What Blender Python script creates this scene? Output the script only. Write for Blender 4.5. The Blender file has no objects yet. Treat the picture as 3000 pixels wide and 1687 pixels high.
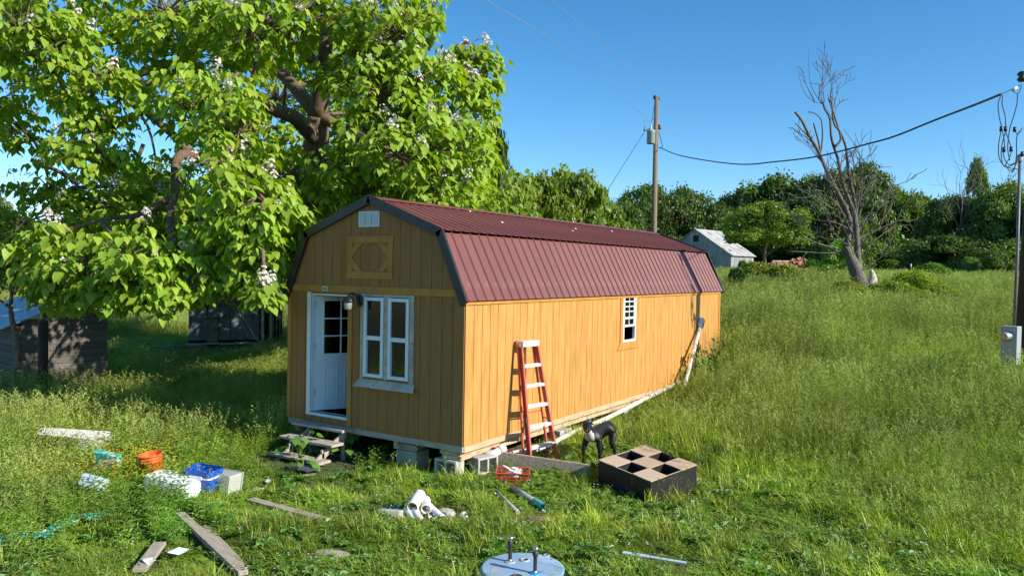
import bpy, math, random
import numpy as np
from mathutils import Vector, Matrix
random.seed(7); RNG=np.random.default_rng(7)
# ---------------- camera, sky, sun, exposure ----------------
sc=bpy.context.scene
CAM=np.array([6.6114,-8.9196,2.5161]); YAW,PIT,ROLL,FPX=-0.5785,-0.0222,0.0179,2290.94
_f=np.array([math.sin(YAW)*math.cos(PIT),math.cos(YAW)*math.cos(PIT),math.sin(PIT)])
_r=np.array([math.cos(YAW),-math.sin(YAW),0]); _u=np.cross(_r,_f)
CR=_r*math.cos(ROLL)+_u*math.sin(ROLL); CU=-_r*math.sin(ROLL)+_u*math.cos(ROLL); CF=_f
cam=bpy.data.objects.new('camera',bpy.data.cameras.new('camera')); sc.collection.objects.link(cam); sc.camera=cam
m=Matrix.Identity(4)
for i in range(3): m[i][0]=CR[i]; m[i][1]=CU[i]; m[i][2]=-CF[i]; m[i][3]=CAM[i]
cam.matrix_world=m; cam.data.sensor_width=36; cam.data.lens=36*FPX/3000; cam.data.clip_end=3000; cam.data.clip_start=.05
SUN_AZ,SUN_EL=84.3,28.2      # degrees from +Y towards +X
w=bpy.data.worlds.new('World'); sc.world=w; w.use_nodes=True; nt=w.node_tree
bg=nt.nodes['Background']; sky=nt.nodes.new('ShaderNodeTexSky'); sky.sky_type='NISHITA'; sky.sun_disc=False
sky.sun_elevation=math.radians(SUN_EL); sky.sun_rotation=math.radians(SUN_AZ); sky.altitude=200; sky.air_density=.8; sky.dust_density=.12; sky.ozone_density=3.2
hs=nt.nodes.new('ShaderNodeHueSaturation'); hs.inputs['Saturation'].default_value=1.25; hs.inputs['Hue'].default_value=.493
nt.links.new(sky.outputs[0],hs.inputs['Color']); nt.links.new(hs.outputs[0],bg.inputs[0]); bg.inputs[1].default_value=.135
sl=bpy.data.lights.new('sun','SUN'); sl.energy=5; sl.angle=math.radians(.53); sl.color=(1,.94,.83)
so=bpy.data.objects.new('sun',sl); sc.collection.objects.link(so)
SD=Vector((math.sin(math.radians(SUN_AZ))*math.cos(math.radians(SUN_EL)),math.cos(math.radians(SUN_AZ))*math.cos(math.radians(SUN_EL)),math.sin(math.radians(SUN_EL))))
so.rotation_euler=SD.to_track_quat('Z','Y').to_euler(); so.location=(20,0,20)
sc.view_settings.view_transform='Standard'; sc.view_settings.look='None'; sc.view_settings.gamma=1; sc.view_settings.exposure=.52
sc.render.engine='CYCLES'; sc.cycles.max_bounces=6; sc.cycles.transparent_max_bounces=8; sc.cycles.caustics_reflective=False; sc.cycles.caustics_refractive=False
# ---------------- layout helpers: sight lines measured on a 2576 px wide print ----------------
S=3000/2576
def ray(u,v): return CF+CR*((u*S-1500)/FPX)-CU*((v*S-843.5)/FPX)
def wp(u,v,D): return Vector(CAM+ray(u,v)*D)
def on_z(u,v,z): d=ray(u,v); return Vector(CAM+d*((z-CAM[2])/d[2]))
def on_x(u,v,x): d=ray(u,v); return Vector(CAM+d*((x-CAM[0])/d[0]))
def on_y(u,v,y): d=ray(u,v); return Vector(CAM+d*((y-CAM[1])/d[1]))
_D=[0,12,16,19,24,30,45,60,110,200,900]; _A=[0,.0,.2,.5,1.1,1.85,2.2,2.5,2.9,2.9,3.1]
def sstep(t): t=np.clip(t,0,1); return t*t*(3-2*t)
def gz(x,y):
    x=np.asarray(x,float); y=np.asarray(y,float); dx=6.6-x; dy=y+8.9
    d=np.hypot(dx,dy); a=np.degrees(np.arctan2(dx,dy)); B=1-sstep((a-30)/28)
    n=.025*np.sin(1.3*x+.7*y)+.02*np.sin(2.1*y-.9*x+1)+.012*np.sin(4.3*x+3.1*y)+.15*np.sin(.11*x+.4)*np.sin(.13*y)*np.clip(d/60,0,1)
    return -.52+np.interp(d,_D,_A)*B+n
def G(x,y): return float(gz(x,y))
def gp(u,v):
    d=ray(u,v); lo=2.;t=lo
    while t<400:
        p=CAM+d*t
        if p[2]<G(p[0],p[1]): break
        t*=1.01
    a,b=t/1.01,t
    for _ in range(20):
        c=(a+b)/2; p=CAM+d*c
        if p[2]<G(p[0],p[1]): b=c
        else: a=c
    return Vector(CAM+d*b)
# ---------------- mesh helpers ----------------
C=sc.collection
class MB:
    def __init__(s): s.v=[]; s.f=[]; s.m=[]; s.sm=[]
    def add(s,vs,fs,mi=0,smooth=False):
        n=len(s.v); s.v+= [tuple(x) for x in vs]; s.f+=[tuple(i+n for i in f) for f in fs]; s.m+=[mi]*len(fs); s.sm+=[smooth]*len(fs); return s
    def box(s,x0,x1,y0,y1,z0,z1,mi=0,M=None,bv=0):
        vs=[Vector((x,y,z)) for z in (z0,z1) for y in (y0,y1) for x in (x0,x1)]
        if M is not None: vs=[M@v for v in vs]
        return s.add(vs,[(0,2,3,1),(4,5,7,6),(0,1,5,4),(2,6,7,3),(0,4,6,2),(1,3,7,5)],mi)
    def beam(s,a,b,w,h,up=(0,0,1),mi=0):
        a=Vector(a);b=Vector(b);d=b-a;L=d.length;d.normalize();sd=d.cross(Vector(up)).normalized();u=sd.cross(d)
        M=Matrix.Translation(a)@Matrix((sd,d,u)).transposed().to_4x4()
        return s.box(-w/2,w/2,0,L,-h/2,h/2,mi,M)
    def prism(s,poly,y0,y1,mi=0,ax='y',M=None):
        n=len(poly)
        if ax=='y': vs=[Vector((a,y0,b)) for a,b in poly]+[Vector((a,y1,b)) for a,b in poly]
        elif ax=='x': vs=[Vector((y0,a,b)) for a,b in poly]+[Vector((y1,a,b)) for a,b in poly]
        else: vs=[Vector((a,b,y0)) for a,b in poly]+[Vector((a,b,y1)) for a,b in poly]
        if M is not None: vs=[M@v for v in vs]
        return s.add(vs,[tuple(range(n)),tuple(range(2*n-1,n-1,-1))]+[(i,(i+1)%n,n+(i+1)%n,n+i)[::-1] for i in range(n)],mi)
    def tube(s,pts,rs,n=8,mi=0,cap=True,smooth=True):
        pts=[Vector(p) for p in pts]; 
        if not hasattr(rs,'__len__'): rs=[rs]*len(pts)
        b=len(s.v); prev=None; k=len(pts)
        for i,p in enumerate(pts):
            t=(pts[min(i+1,k-1)]-pts[max(i-1,0)]).normalized()
            if prev is None: a=t.orthogonal().normalized()
            else: a=(prev-t*prev.dot(t)); a=a.normalized() if a.length>1e-6 else t.orthogonal().normalized()
            prev=a; c=t.cross(a)
            for j in range(n):
                th=2*math.pi*j/n; s.v.append(tuple(p+(a*math.cos(th)+c*math.sin(th))*rs[i]))
        for i in range(k-1):
            for j in range(n):
                q=b+i*n; s.f.append((q+j,q+(j+1)%n,q+n+(j+1)%n,q+n+j)); s.m.append(mi); s.sm.append(smooth)
        if cap:
            s.f+= [tuple(b+j for j in range(n))[::-1],tuple(b+(k-1)*n+j for j in range(n))]; s.m+=[mi]*2; s.sm+=[False]*2
        return s
    def lathe(s,prof,n=24,mi=0,M=None,cap=True):
        b=len(s.v)
        for r,z in prof:
            for j in range(n):
                th=2*math.pi*j/n; p=Vector((r*math.cos(th),r*math.sin(th),z)); s.v.append(tuple(M@p if M is not None else p))
        for i in range(len(prof)-1):
            for j in range(n):
                q=b+i*n; s.f.append((q+j,q+(j+1)%n,q+n+(j+1)%n,q+n+j)); s.m.append(mi); s.sm.append(True)
        if cap:
            s.f+= [tuple(b+j for j in range(n))[::-1],tuple(b+(len(prof)-1)*n+j for j in range(n))]; s.m+=[mi]*2; s.sm+=[False]*2
        return s
    def mesh(s,name,mats):
        me=bpy.data.meshes.new(name); me.from_pydata(s.v,[],s.f)
        for x in (mats if isinstance(mats,(list,tuple)) else [mats]): me.materials.append(x)
        me.polygons.foreach_set('material_index',s.m); me.polygons.foreach_set('use_smooth',s.sm); me.update(); return me
    def build(s,name,mats,parent=None,**k): return put(s.mesh(name,mats),name,parent,**k)
def put(me,name,parent=None,loc=None,kind=None,label=None,cat=None,group=None,rot=None,scale=None):
    o=bpy.data.objects.new(name,me); C.objects.link(o)
    if parent is not None: o.parent=parent
    if loc is not None: o.location=loc
    if rot is not None: o.rotation_euler=rot
    if scale is not None: o.scale=scale
    return tag(o,label,cat,group,kind)
def tag(o,label=None,cat=None,group=None,kind=None):
    for k,v in (('label',label),('category',cat),('group',group),('kind',kind)):
        if v: o[k]=v
    return o
def thing(name,loc,label,cat,group=None,rotz=0):
    o=bpy.data.objects.new(name,None); C.objects.link(o); o.location=loc; o.rotation_euler=(0,0,rotz); o.empty_display_size=.1
    return tag(o,label,cat,group)
def bevel(o,w=.004,seg=2):
    b=o.modifiers.new('bevel','BEVEL'); b.width=w; b.segments=seg; b.limit_method='ANGLE'; b.angle_limit=.6; return o
# ---------------- materials ----------------
def newmat(name):
    m=bpy.data.materials.new(name); m.use_nodes=True; t=m.node_tree; t.nodes.clear(); out=t.nodes.new('ShaderNodeOutputMaterial'); return m,t,out
def vary(t,col,amt=.25,scale=3.,stretch=(1,1,1),coord='Object',col2=None,detail=5,thr=(.3,.7)):
    tc=t.nodes.new('ShaderNodeTexCoord'); mp=t.nodes.new('ShaderNodeMapping'); mp.inputs['Scale'].default_value=stretch
    if coord=='World': g=t.nodes.new('ShaderNodeNewGeometry'); t.links.new(g.outputs['Position'],mp.inputs[0])
    else: t.links.new(tc.outputs[coord],mp.inputs[0])
    n=t.nodes.new('ShaderNodeTexNoise'); n.inputs['Scale'].default_value=scale; n.inputs['Detail'].default_value=detail; t.links.new(mp.outputs[0],n.inputs['Vector'])
    r=t.nodes.new('ShaderNodeValToRGB'); t.links.new(n.outputs[0],r.inputs[0]); r.color_ramp.elements[0].position=thr[0]; r.color_ramp.elements[1].position=thr[1]
    a=[c*(1-amt) for c in col]; b=list(col2) if col2 else [min(1,c*(1+amt)) for c in col]
    r.color_ramp.elements[0].color=(*a,1); r.color_ramp.elements[1].color=(*b,1); return r.outputs[0],n.outputs[0],mp
def mat(name,col,rough=.6,amt=.2,scale=4.,stretch=(1,1,1),metal=0,bump=0,bs=None,col2=None,coord='Object',thr=(.3,.7),spots=None,spec=.5,rnd=0,coat=0):
    m,t,out=newmat(name); p=t.nodes.new('ShaderNodeBsdfPrincipled'); t.links.new(p.outputs[0],out.inputs[0])
    c,n,mp=vary(t,col,amt,scale,stretch,coord,col2,thr=thr)
    if spots:   # (colour, scale, threshold, stretch)
        tc=t.nodes.new('ShaderNodeTexCoord'); m2=t.nodes.new('ShaderNodeMapping'); m2.inputs['Scale'].default_value=spots[3] if len(spots)>3 else (1,1,1); t.links.new(tc.outputs['Object'],m2.inputs[0])
        n2=t.nodes.new('ShaderNodeTexNoise'); n2.inputs['Scale'].default_value=spots[1]; n2.inputs['Detail'].default_value=6; t.links.new(m2.outputs[0],n2.inputs['Vector'])
        r2=t.nodes.new('ShaderNodeValToRGB'); r2.color_ramp.elements[0].position=spots[2]; r2.color_ramp.elements[1].position=spots[2]+.08; t.links.new(n2.outputs[0],r2.inputs[0])
        mx=t.nodes.new('ShaderNodeMix'); mx.data_type='RGBA'; t.links.new(r2.outputs[0],mx.inputs[0]); t.links.new(c,mx.inputs[6]); mx.inputs[7].default_value=(*spots[0],1); c=mx.outputs[2]
    if rnd:
        oi=t.nodes.new('ShaderNodeObjectInfo'); h=t.nodes.new('ShaderNodeHueSaturation'); mr=t.nodes.new('ShaderNodeMapRange'); mr.inputs[3].default_value=1-rnd; mr.inputs[4].default_value=1+rnd
        t.links.new(oi.outputs['Random'],mr.inputs[0]); t.links.new(mr.outputs[0],h.inputs['Value']); t.links.new(c,h.inputs['Color']); c=h.outputs[0]
    t.links.new(c,p.inputs['Base Color']); p.inputs['Roughness'].default_value=rough; p.inputs['Metallic'].default_value=metal; p.inputs['Specular IOR Level'].default_value=spec; p.inputs['Coat Weight'].default_value=coat
    if bump:
        b=t.nodes.new('ShaderNodeBump'); b.inputs['Strength'].default_value=bump; b.inputs['Distance'].default_value=.01
        if bs: 
            n=t.nodes.new('ShaderNodeTexNoise'); n.inputs['Scale'].default_value=bs; n.inputs['Detail'].default_value=4; t.links.new(mp.outputs[0],n.inputs['Vector']); n=n.outputs[0]
        t.links.new(n,b.inputs['Height']); t.links.new(b.outputs[0],p.inputs['Normal'])
    return m
def leafmat(name,col,trans=.4,amt=.3,scale=.5,rnd=.25,gloss=.06,rough=.45,hue=.02):
    m,t,out=newmat(name); c,n,mp=vary(t,col,amt,scale,coord='World',detail=3)
    oi=t.nodes.new('ShaderNodeObjectInfo'); h=t.nodes.new('ShaderNodeHueSaturation'); mr=t.nodes.new('ShaderNodeMapRange'); mr.inputs[3].default_value=1-rnd; mr.inputs[4].default_value=1+rnd
    t.links.new(oi.outputs['Random'],mr.inputs[0]); t.links.new(mr.outputs[0],h.inputs['Value'])
    m2=t.nodes.new('ShaderNodeMapRange'); m2.inputs[3].default_value=.5-hue; m2.inputs[4].default_value=.5+hue
    g=t.nodes.new('ShaderNodeNewGeometry'); t.links.new(g.outputs['Random Per Island'],m2.inputs[0]); t.links.new(m2.outputs[0],h.inputs['Hue']); t.links.new(c,h.inputs['Color'])
    d=t.nodes.new('ShaderNodeBsdfDiffuse'); tr=t.nodes.new('ShaderNodeBsdfTranslucent'); gl=t.nodes.new('ShaderNodeBsdfGlossy'); gl.inputs['Roughness'].default_value=rough
    hs=t.nodes.new('ShaderNodeHueSaturation'); hs.inputs['Saturation'].default_value=1.15; hs.inputs['Value'].default_value=1.35; t.links.new(h.outputs[0],hs.inputs['Color'])
    t.links.new(h.outputs[0],d.inputs[0]); t.links.new(hs.outputs[0],tr.inputs[0])
    a=t.nodes.new('ShaderNodeMixShader'); a.inputs[0].default_value=trans; t.links.new(d.outputs[0],a.inputs[1]); t.links.new(tr.outputs[0],a.inputs[2])
    b=t.nodes.new('ShaderNodeMixShader'); b.inputs[0].default_value=gloss; t.links.new(a.outputs[0],b.inputs[1]); t.links.new(gl.outputs[0],b.inputs[2]); t.links.new(b.outputs[0],out.inputs[0]); return m
def glassmat(name,tint=(.02,.025,.025)):
    m,t,out=newmat(name); g=t.nodes.new('ShaderNodeBsdfGlossy'); g.inputs['Roughness'].default_value=.02; tr=t.nodes.new('ShaderNodeBsdfTransparent'); tr.inputs[0].default_value=(.75,.8,.8,1)
    fr=t.nodes.new('ShaderNodeFresnel'); fr.inputs[0].default_value=1.6; mr=t.nodes.new('ShaderNodeMath'); mr.operation='MULTIPLY_ADD'; mr.inputs[1].default_value=1.0; mr.inputs[2].default_value=.06
    x=t.nodes.new('ShaderNodeMixShader'); t.links.new(fr.outputs[0],mr.inputs[0]); t.links.new(mr.outputs[0],x.inputs[0]); t.links.new(tr.outputs[0],x.inputs[1]); t.links.new(g.outputs[0],x.inputs[2]); t.links.new(x.outputs[0],out.inputs[0]); return m
SP=((.05,.045,.03),60,.66)
M=dict(
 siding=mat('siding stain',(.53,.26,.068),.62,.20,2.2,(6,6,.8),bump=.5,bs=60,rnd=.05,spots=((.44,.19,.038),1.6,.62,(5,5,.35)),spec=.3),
 siding_shaded=mat('siding stain shaded',(.36,.165,.05),.66,.10,2.0,(6,6,.8),bump=.5,bs=60,rnd=.04,spots=((.32,.15,.04),1.4,.6,(5,5,.4)),spec=.3),  # same stain darkened, with the front wall's shade put into the colour
 trimw=mat('stained trim',(.50,.22,.045),.6,.15,3,(2,2,.6),bump=.3,bs=40,spec=.3),
 back=mat('siding backing',(.22,.10,.02),.8,.1,3),
 roof=mat('burgundy roof metal',(.17,.056,.047),.45,.12,1.2,bump=.05,bs=3,spots=((.20,.078,.066),2.5,.60),spec=.5,rnd=.06),
 rake=mat('dark brown metal trim',(.022,.017,.018),.4,.15,2,spec=.5),
 white=mat('white vinyl',(.80,.81,.82),.4,.04,2),
 door=mat('white door paint',(.74,.77,.80),.42,.05,2,spots=((.6,.6,.58),3,.68)),
 oldpaint=mat('weathered white trim',(.50,.43,.33),.7,.25,5,(1,1,1),bump=.5,bs=40,spots=((.16,.12,.08),14,.64)),
 lumber=mat('grey lumber',(.42,.35,.27),.8,.25,3,(8,1,8),bump=.6,bs=30,spots=((.17,.13,.09),5,.6,(6,.6,6))),
 lumberx=mat('grey lumber x',(.44,.38,.31),.8,.22,3,(1,8,8),bump=.6,bs=30,spots=((.22,.17,.12),4,.6,(.6,6,6))),
 freshwood=mat('pale lumber',(.52,.37,.22),.75,.2,3,(8,1,8),bump=.4,bs=30,spots=((.3,.2,.12),6,.62)),
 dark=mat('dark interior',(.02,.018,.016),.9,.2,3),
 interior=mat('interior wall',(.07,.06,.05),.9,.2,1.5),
 floorw=mat('interior floor',(.12,.075,.05),.6,.3,4,(1,8,1)),
 glass=glassmat('window glass'),
 blackm=mat('black metal',(.012,.012,.013),.4,.2,6),
 concrete=mat('concrete',(.46,.44,.40),.9,.18,7,bump=.7,bs=45,spots=((.30,.28,.25),5,.6)),
 fiberg=mat('ladder rail',(.50,.10,.055),.5,.12,6,spots=((.40,.16,.12),12,.66)),
 alum=mat('ladder step metal',(.66,.62,.58),.45,.1,8,spots=((.45,.36,.3),14,.62),metal=.2),
 pvc=mat('white pvc',(.74,.73,.69),.4,.08,5,spots=((.45,.42,.34),9,.68)),
 pvcin=mat('pvc inside',(.28,.17,.08),.6,.2,5),
 teal=mat('teal plastic',(.05,.42,.38),.4,.2,8,spots=((.25,.55,.5),9,.6)),
 orange=mat('orange plastic',(.80,.11,.015),.4,.08,4,spots=((.6,.12,.04),10,.68)),
 blue=mat('blue plastic',(.008,.09,.50),.35,.1,5,spots=((.05,.15,.45),14,.66)),
 redp=mat('red plastic',(.45,.06,.04),.45,.1,5),
 greyp=mat('grey plastic',(.40,.40,.34),.5,.06,4,spots=((.3,.3,.26),16,.68)),
 bluewhite=mat('blue white plastic',(.46,.56,.68),.45,.08,4),
 dirtywhite=mat('dirty white enamel',(.66,.62,.54),.6,.12,4,spots=((.30,.25,.16),6,.60),bump=.3,bs=20),
 tank=mat('blue tank lid',(.27,.43,.60),.5,.10,2,spots=((.40,.56,.70),1.6,.52)),
 tankblue=mat('bright blue gasket',(.02,.30,.62),.4,.1,5),
 tankgrey=mat('grey gasket',(.42,.43,.42),.6,.1,5),
 iron=mat('rusty iron pipe',(.055,.035,.03),.5,.4,14,bump=.3),
 steel=mat('steel cap',(.6,.6,.6),.25,.1,5,metal=1),
 ply=mat('plywood',(.56,.42,.29),.75,.10,3,(1,5,1),bump=.15,bs=20),
 plyd=mat('wet plywood',(.52,.38,.25),.75,.10,3,(1,5,1),bump=.15,bs=20,spots=((.30,.19,.11),4,.55,(1,5,1))),
 blackpaint=mat('black painted board',(.014,.012,.011),.6,.3,6,spots=((.07,.06,.055),5,.63,(4,4,1.2)),bump=.2),
 blackin=mat('black inside',(.012,.010,.009),.7,.2,6),
 polew=mat('weathered pole',(.21,.155,.11),.85,.25,3,(12,12,.5),bump=.8,bs=18,spots=((.10,.07,.05),3,.60,(14,14,.4))),
 poled=mat('dark creosote pole',(.045,.030,.022),.8,.3,3,(10,10,.5),bump=.8,bs=18),
 galv=mat('galvanised steel',(.40,.42,.43),.45,.12,4,metal=.5),
 meter=mat('grey enamel box',(.34,.36,.37),.45,.05,3),
 meterg=mat('meter glass face',(.50,.34,.22),.25,.15,8,coat=.6),
 wire=mat('black wire',(.012,.014,.02),.5,.1,5),
 bark=mat('tree bark',(.17,.115,.075),.9,.3,4,(5,5,1.2),bump=1.,bs=14,spots=((.07,.045,.03),7,.55,(5,5,1))),
 deadbark=mat('dead wood',(.135,.115,.10),.85,.3,4,(4,4,1.2),bump=1.,bs=12,spots=((.11,.08,.06),5,.55,(3,3,1))),
 stump=mat('bleached stump',(.50,.44,.38),.8,.25,3,(4,4,1),bump=.8,bs=10,spots=((.16,.09,.06),3,.62,(4,4,1))),
 stone=mat('brown stone',(.30,.20,.13),.85,.2,6,bump=.6,bs=20),
 slabst=mat('pale stone',(.42,.36,.31),.9,.12,9,bump=.5,bs=60),
 greyboard=mat('weathered shed board',(.14,.12,.105),.9,.35,3,(2,14,14),bump=.6,bs=20,rnd=.15),
 greyboardv=mat('weathered upright board',(.17,.135,.11),.9,.35,3,(14,14,2),bump=.6,bs=20,rnd=.15),
 tin=mat('old tin roof',(.30,.36,.45),.45,.25,3,metal=.3,spots=((.12,.07,.05),2.2,.60),bump=.1),
 bluep=mat('faded blue paint',(.15,.18,.20),.85,.3,4,bump=.3,bs=20,spots=((.12,.10,.08),4,.52)),
 barnt=mat('galvanised barn sheet',(.27,.28,.29),.5,.25,1,(3,3,.5),metal=.0,rnd=.16,spots=((.26,.25,.24),.8,.55,(3,3,.5))),
 barnr=mat('barn roof sheet',(.42,.42,.40),.6,.2,1,rnd=.14,spots=((.22,.18,.15),1.1,.54)),
 brick=mat('broken brick',(.50,.21,.12),.9,.3,2,rnd=.3,spots=((.55,.38,.28),3,.55)),
 dog=None,
)
# ---------------- ground ----------------
def axis(c,near,step,far,g=1.18):
    a=[0];s=step
    while a[-1]<near: a.append(a[-1]+s)
    while a[-1]<far: s*=g; a.append(a[-1]+s)
    a=np.array(a); return np.concatenate([-a[::-1][:-1],a])+c
xs=axis(0,22,.35,900); ys=axis(2,22,.35,900)
X,Y=np.meshgrid(xs,ys); Z=gz(X,Y)
under=np.clip(1-np.hypot(np.clip(np.abs(X+1.83)-1.6,0,None),np.clip(np.abs(Y-5)-4.6,0,None))/.5,0,1); Z=np.where((under>0),np.minimum(Z,Z*(1-under)+under*(-.50+np.clip((Y-6)*.03,0,.2))),Z)
nx,ny=len(xs),len(ys); b=MB(); b.v=np.stack([X,Y,Z],-1).reshape(-1,3).tolist()
b.f=[(j*nx+i,j*nx+i+1,(j+1)*nx+i+1,(j+1)*nx+i) for j in range(ny-1) for i in range(nx-1)]; b.m=[0]*len(b.f); b.sm=[True]*len(b.f)
gm,t,out=newmat('soil and thatch'); p=t.nodes.new('ShaderNodeBsdfPrincipled'); t.links.new(p.outputs[0],out.inputs[0]); p.inputs['Roughness'].default_value=.95
c1,n1,_=vary(t,(.055,.075,.02),.35,9,coord='World',col2=(.11,.13,.035)); c2,n2,_=vary(t,(.11,.075,.045),.3,25,coord='World')
_,n3,_=vary(t,(1,1,1),0,.8,coord='World'); rp=t.nodes.new('ShaderNodeValToRGB'); rp.color_ramp.elements[0].position=.56; rp.color_ramp.elements[1].position=.62; t.links.new(n3,rp.inputs[0])
mx=t.nodes.new('ShaderNodeMix'); mx.data_type='RGBA'; t.links.new(rp.outputs[0],mx.inputs[0]); t.links.new(c1,mx.inputs[6]); t.links.new(c2,mx.inputs[7])
# far fields: the thatch colour takes over from the tufts
g=t.nodes.new('ShaderNodeNewGeometry'); ln=t.nodes.new('ShaderNodeVectorMath'); ln.operation='LENGTH'; t.links.new(g.outputs['Position'],ln.inputs[0])
fr=t.nodes.new('ShaderNodeMapRange'); fr.inputs[1].default_value=30; fr.inputs[2].default_value=70; t.links.new(ln.outputs['Value'],fr.inputs[0])
c3,_,_=vary(t,(.16,.18,.06),.25,.12,coord='World',col2=(.26,.24,.10)); m3=t.nodes.new('ShaderNodeMix'); m3.data_type='RGBA'; t.links.new(fr.outputs[0],m3.inputs[0]); t.links.new(mx.outputs[2],m3.inputs[6]); t.links.new(c3,m3.inputs[7])
t.links.new(m3.outputs[2],p.inputs['Base Color'])
bp=t.nodes.new('ShaderNodeBump'); bp.inputs['Distance'].default_value=.05; bp.inputs['Strength'].default_value=.7; t.links.new(n2,bp.inputs['Height']); t.links.new(bp.outputs[0],p.inputs['Normal'])
b.build('ground',gm,kind='structure')
# ---------------- the shed ----------------
W=3.66; H=2.09; BX=.439; BZ=3.06; PZ=3.57; L=11.1
def rooftop(x):  # outline of the gable
    x=max(-W,min(0,x)); d=min(-x,W+x)
    return H+(BZ-H)*d/BX if d<BX else BZ+(PZ-BZ)*(d-BX)/(W/2-BX)
shed=thing('barn_shed',(0,0,0),'long amber timber shed with a burgundy gambrel metal roof, on concrete blocks in the grass','shed')
# floor frame and inside
fl=MB(); fl.box(-W+.02,-.02,.02,L-.02,-.02,.03); fl.build('floor',M['floorw'],shed)
fr=MB(); fr.box(-W+.01,-.01,-.005,.035,-.09,-.004); fr.box(-.04,-.002,.04,L,-.10,-.004,1)
for x in (-.14,-1.3,-2.4,-3.5): fr.box(x-.05,x+.05,.05,L-.05,-.22,-.10,1)
fr.build('floor_frame',[M['lumberx'],M['freshwood']],shed)
inn=MB()
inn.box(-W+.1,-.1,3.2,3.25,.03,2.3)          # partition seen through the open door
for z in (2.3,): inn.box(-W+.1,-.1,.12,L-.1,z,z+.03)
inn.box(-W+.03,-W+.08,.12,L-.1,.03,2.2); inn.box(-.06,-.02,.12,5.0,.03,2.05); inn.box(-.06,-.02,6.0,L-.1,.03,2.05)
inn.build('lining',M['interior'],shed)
# openings in the front wall: (x0,x1,z0,z1)
DO=(-3.12,-2.27,.15,2.09); WO=(-1.93,-1.0,.82,2.08)
front=MB()
def wallpoly(x0,x1,z0,z1,y0,y1,m,mi=0): m.box(x0,x1,y0,y1,z0,z1,mi)
front.box(-W+.03,DO[0],.0,.05,0,2.1); front.box(DO[1],WO[0],0,.05,0,2.1); front.box(WO[1],-.03,0,.05,0,2.1)
front.box(DO[0],DO[1],0,.05,0,DO[2]); front.box(WO[0],WO[1],0,.05,0,WO[2])
front.prism([(-W+.03,2.1),(-.03,2.1),(-.03,2.14),(-BX,BZ-.04),(-W/2,PZ-.05),(-W+BX,BZ-.04),(-W+.03,2.14)],0,.05)
fw=front.build('front_wall',M['back'],shed)
nb=18; bw=W/nb
def seg_board(m,x0,x1,z0,z1):
    if z1-z0>.02: m.box(x0,x1,-.013,-.001,z0,z1)
for i in range(nb):
    x0=-W+i*bw+.004; x1=-W+(i+1)*bw-.004; m=MB()
    spans=[(0.,2.12)]
    for o in (DO,WO):
        if x1>o[0]-.0 and x0<o[1]:
            a,c=x0,x1
            # keep the piece of the strip beside the opening
            for (p0,p1) in ((x0,o[0]),(o[1],x1)):
                if p1-p0>.015 and p0>=x0-1e-6 and p1<=x1+1e-6: seg_board(m,p0,p1,o[2],o[3])
            spans=[(0.,o[2]),(o[3],2.12)]
    if m.v: m.build('siding_board',M['siding_shaded'],fw)
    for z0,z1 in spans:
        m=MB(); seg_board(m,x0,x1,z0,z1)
        if m.v: m.build('siding_board',M['siding_shaded'],fw)
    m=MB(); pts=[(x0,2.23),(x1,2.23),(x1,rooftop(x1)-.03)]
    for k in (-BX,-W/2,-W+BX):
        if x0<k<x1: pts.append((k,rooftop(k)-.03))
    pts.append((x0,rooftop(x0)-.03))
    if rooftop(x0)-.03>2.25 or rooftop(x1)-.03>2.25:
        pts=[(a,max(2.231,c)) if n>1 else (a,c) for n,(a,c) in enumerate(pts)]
        m.prism(pts,-.013,-.001); m.build('siding_board',M['siding_shaded'],fw)
# trims
def part(name,m,mt,parent,bv=.004,label=None): 
    o=m.build(name,mt,parent,label=label); 
    if bv: bevel(o,bv,1)
    return o
part('trim_board',MB().box(-W-.0,-.0,-.032,-.013,2.12,2.23),M['trimw'],shed)
part('trim_board',MB().box(-W,-W+.07,-.030,-.013,.0,2.12),M['trimw'],shed)
part('trim_board',MB().box(DO[1]-.005,DO[1]+.085,-.034,-.013,.0,2.12),M['trimw'],shed)
# door frame, sill and open door
df=MB(); df.box(DO[0]-.09,DO[0],-.022,.10,DO[2]-.03,2.11); df.box(DO[0]-.02,DO[0]+.012,-.005,.13,DO[2],2.09); df.box(DO[0]-.09,DO[1],-.034,.11,DO[2]-.045,DO[2]); df.box(DO[0],DO[1]-.006,-.005,.12,2.06,2.09)
part('door_frame',df,M['white'],shed)
dr=thing('door',(DO[0]+.035,.07,DO[2]+.012),None,None); dr.parent=shed; dr.rotation_euler=(0,0,math.radians(60))
DW,DH=.82,1.885
ga,gb,gc,gd=.13,.69,.93,1.80
m=MB(); m.box(0,DW,0,.045,0,gc); m.box(0,ga,0,.045,gc,DH); m.box(gb,DW,0,.045,gc,DH); m.box(ga,gb,0,.045,gd,DH)
part('door_leaf',m,M['door'],dr,.003)
m=MB()
for a0,a1,b0,b1 in ((ga-.03,gb+.03,gc-.03,gc),(ga-.03,gb+.03,gd,gd+.03),(ga-.03,ga,gc,gd),(gb,gb+.03,gc,gd)): m.box(a0,a1,-.014,-.0005,b0,b1)
for k in (1,2): z=gc+(gd-gc)*k/3; m.box(ga,gb,-.010,.012,z-.011,z+.011)
m.box((ga+gb)/2-.011,(ga+gb)/2+.011,-.0105,.0125,gc,gd); part('glazing_bars',m,M['white'],dr,.002)
for c in range(2):
    for r in range(3):
        x0=ga+(gb-ga)*c/2+.011; z0=gc+(gd-gc)*r/3+.011; MB().box(x0,x0+(gb-ga)/2-.022,.016,.02,z0,z0+(gd-gc)/3-.022).build('pane',M['glass'],dr)
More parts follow.
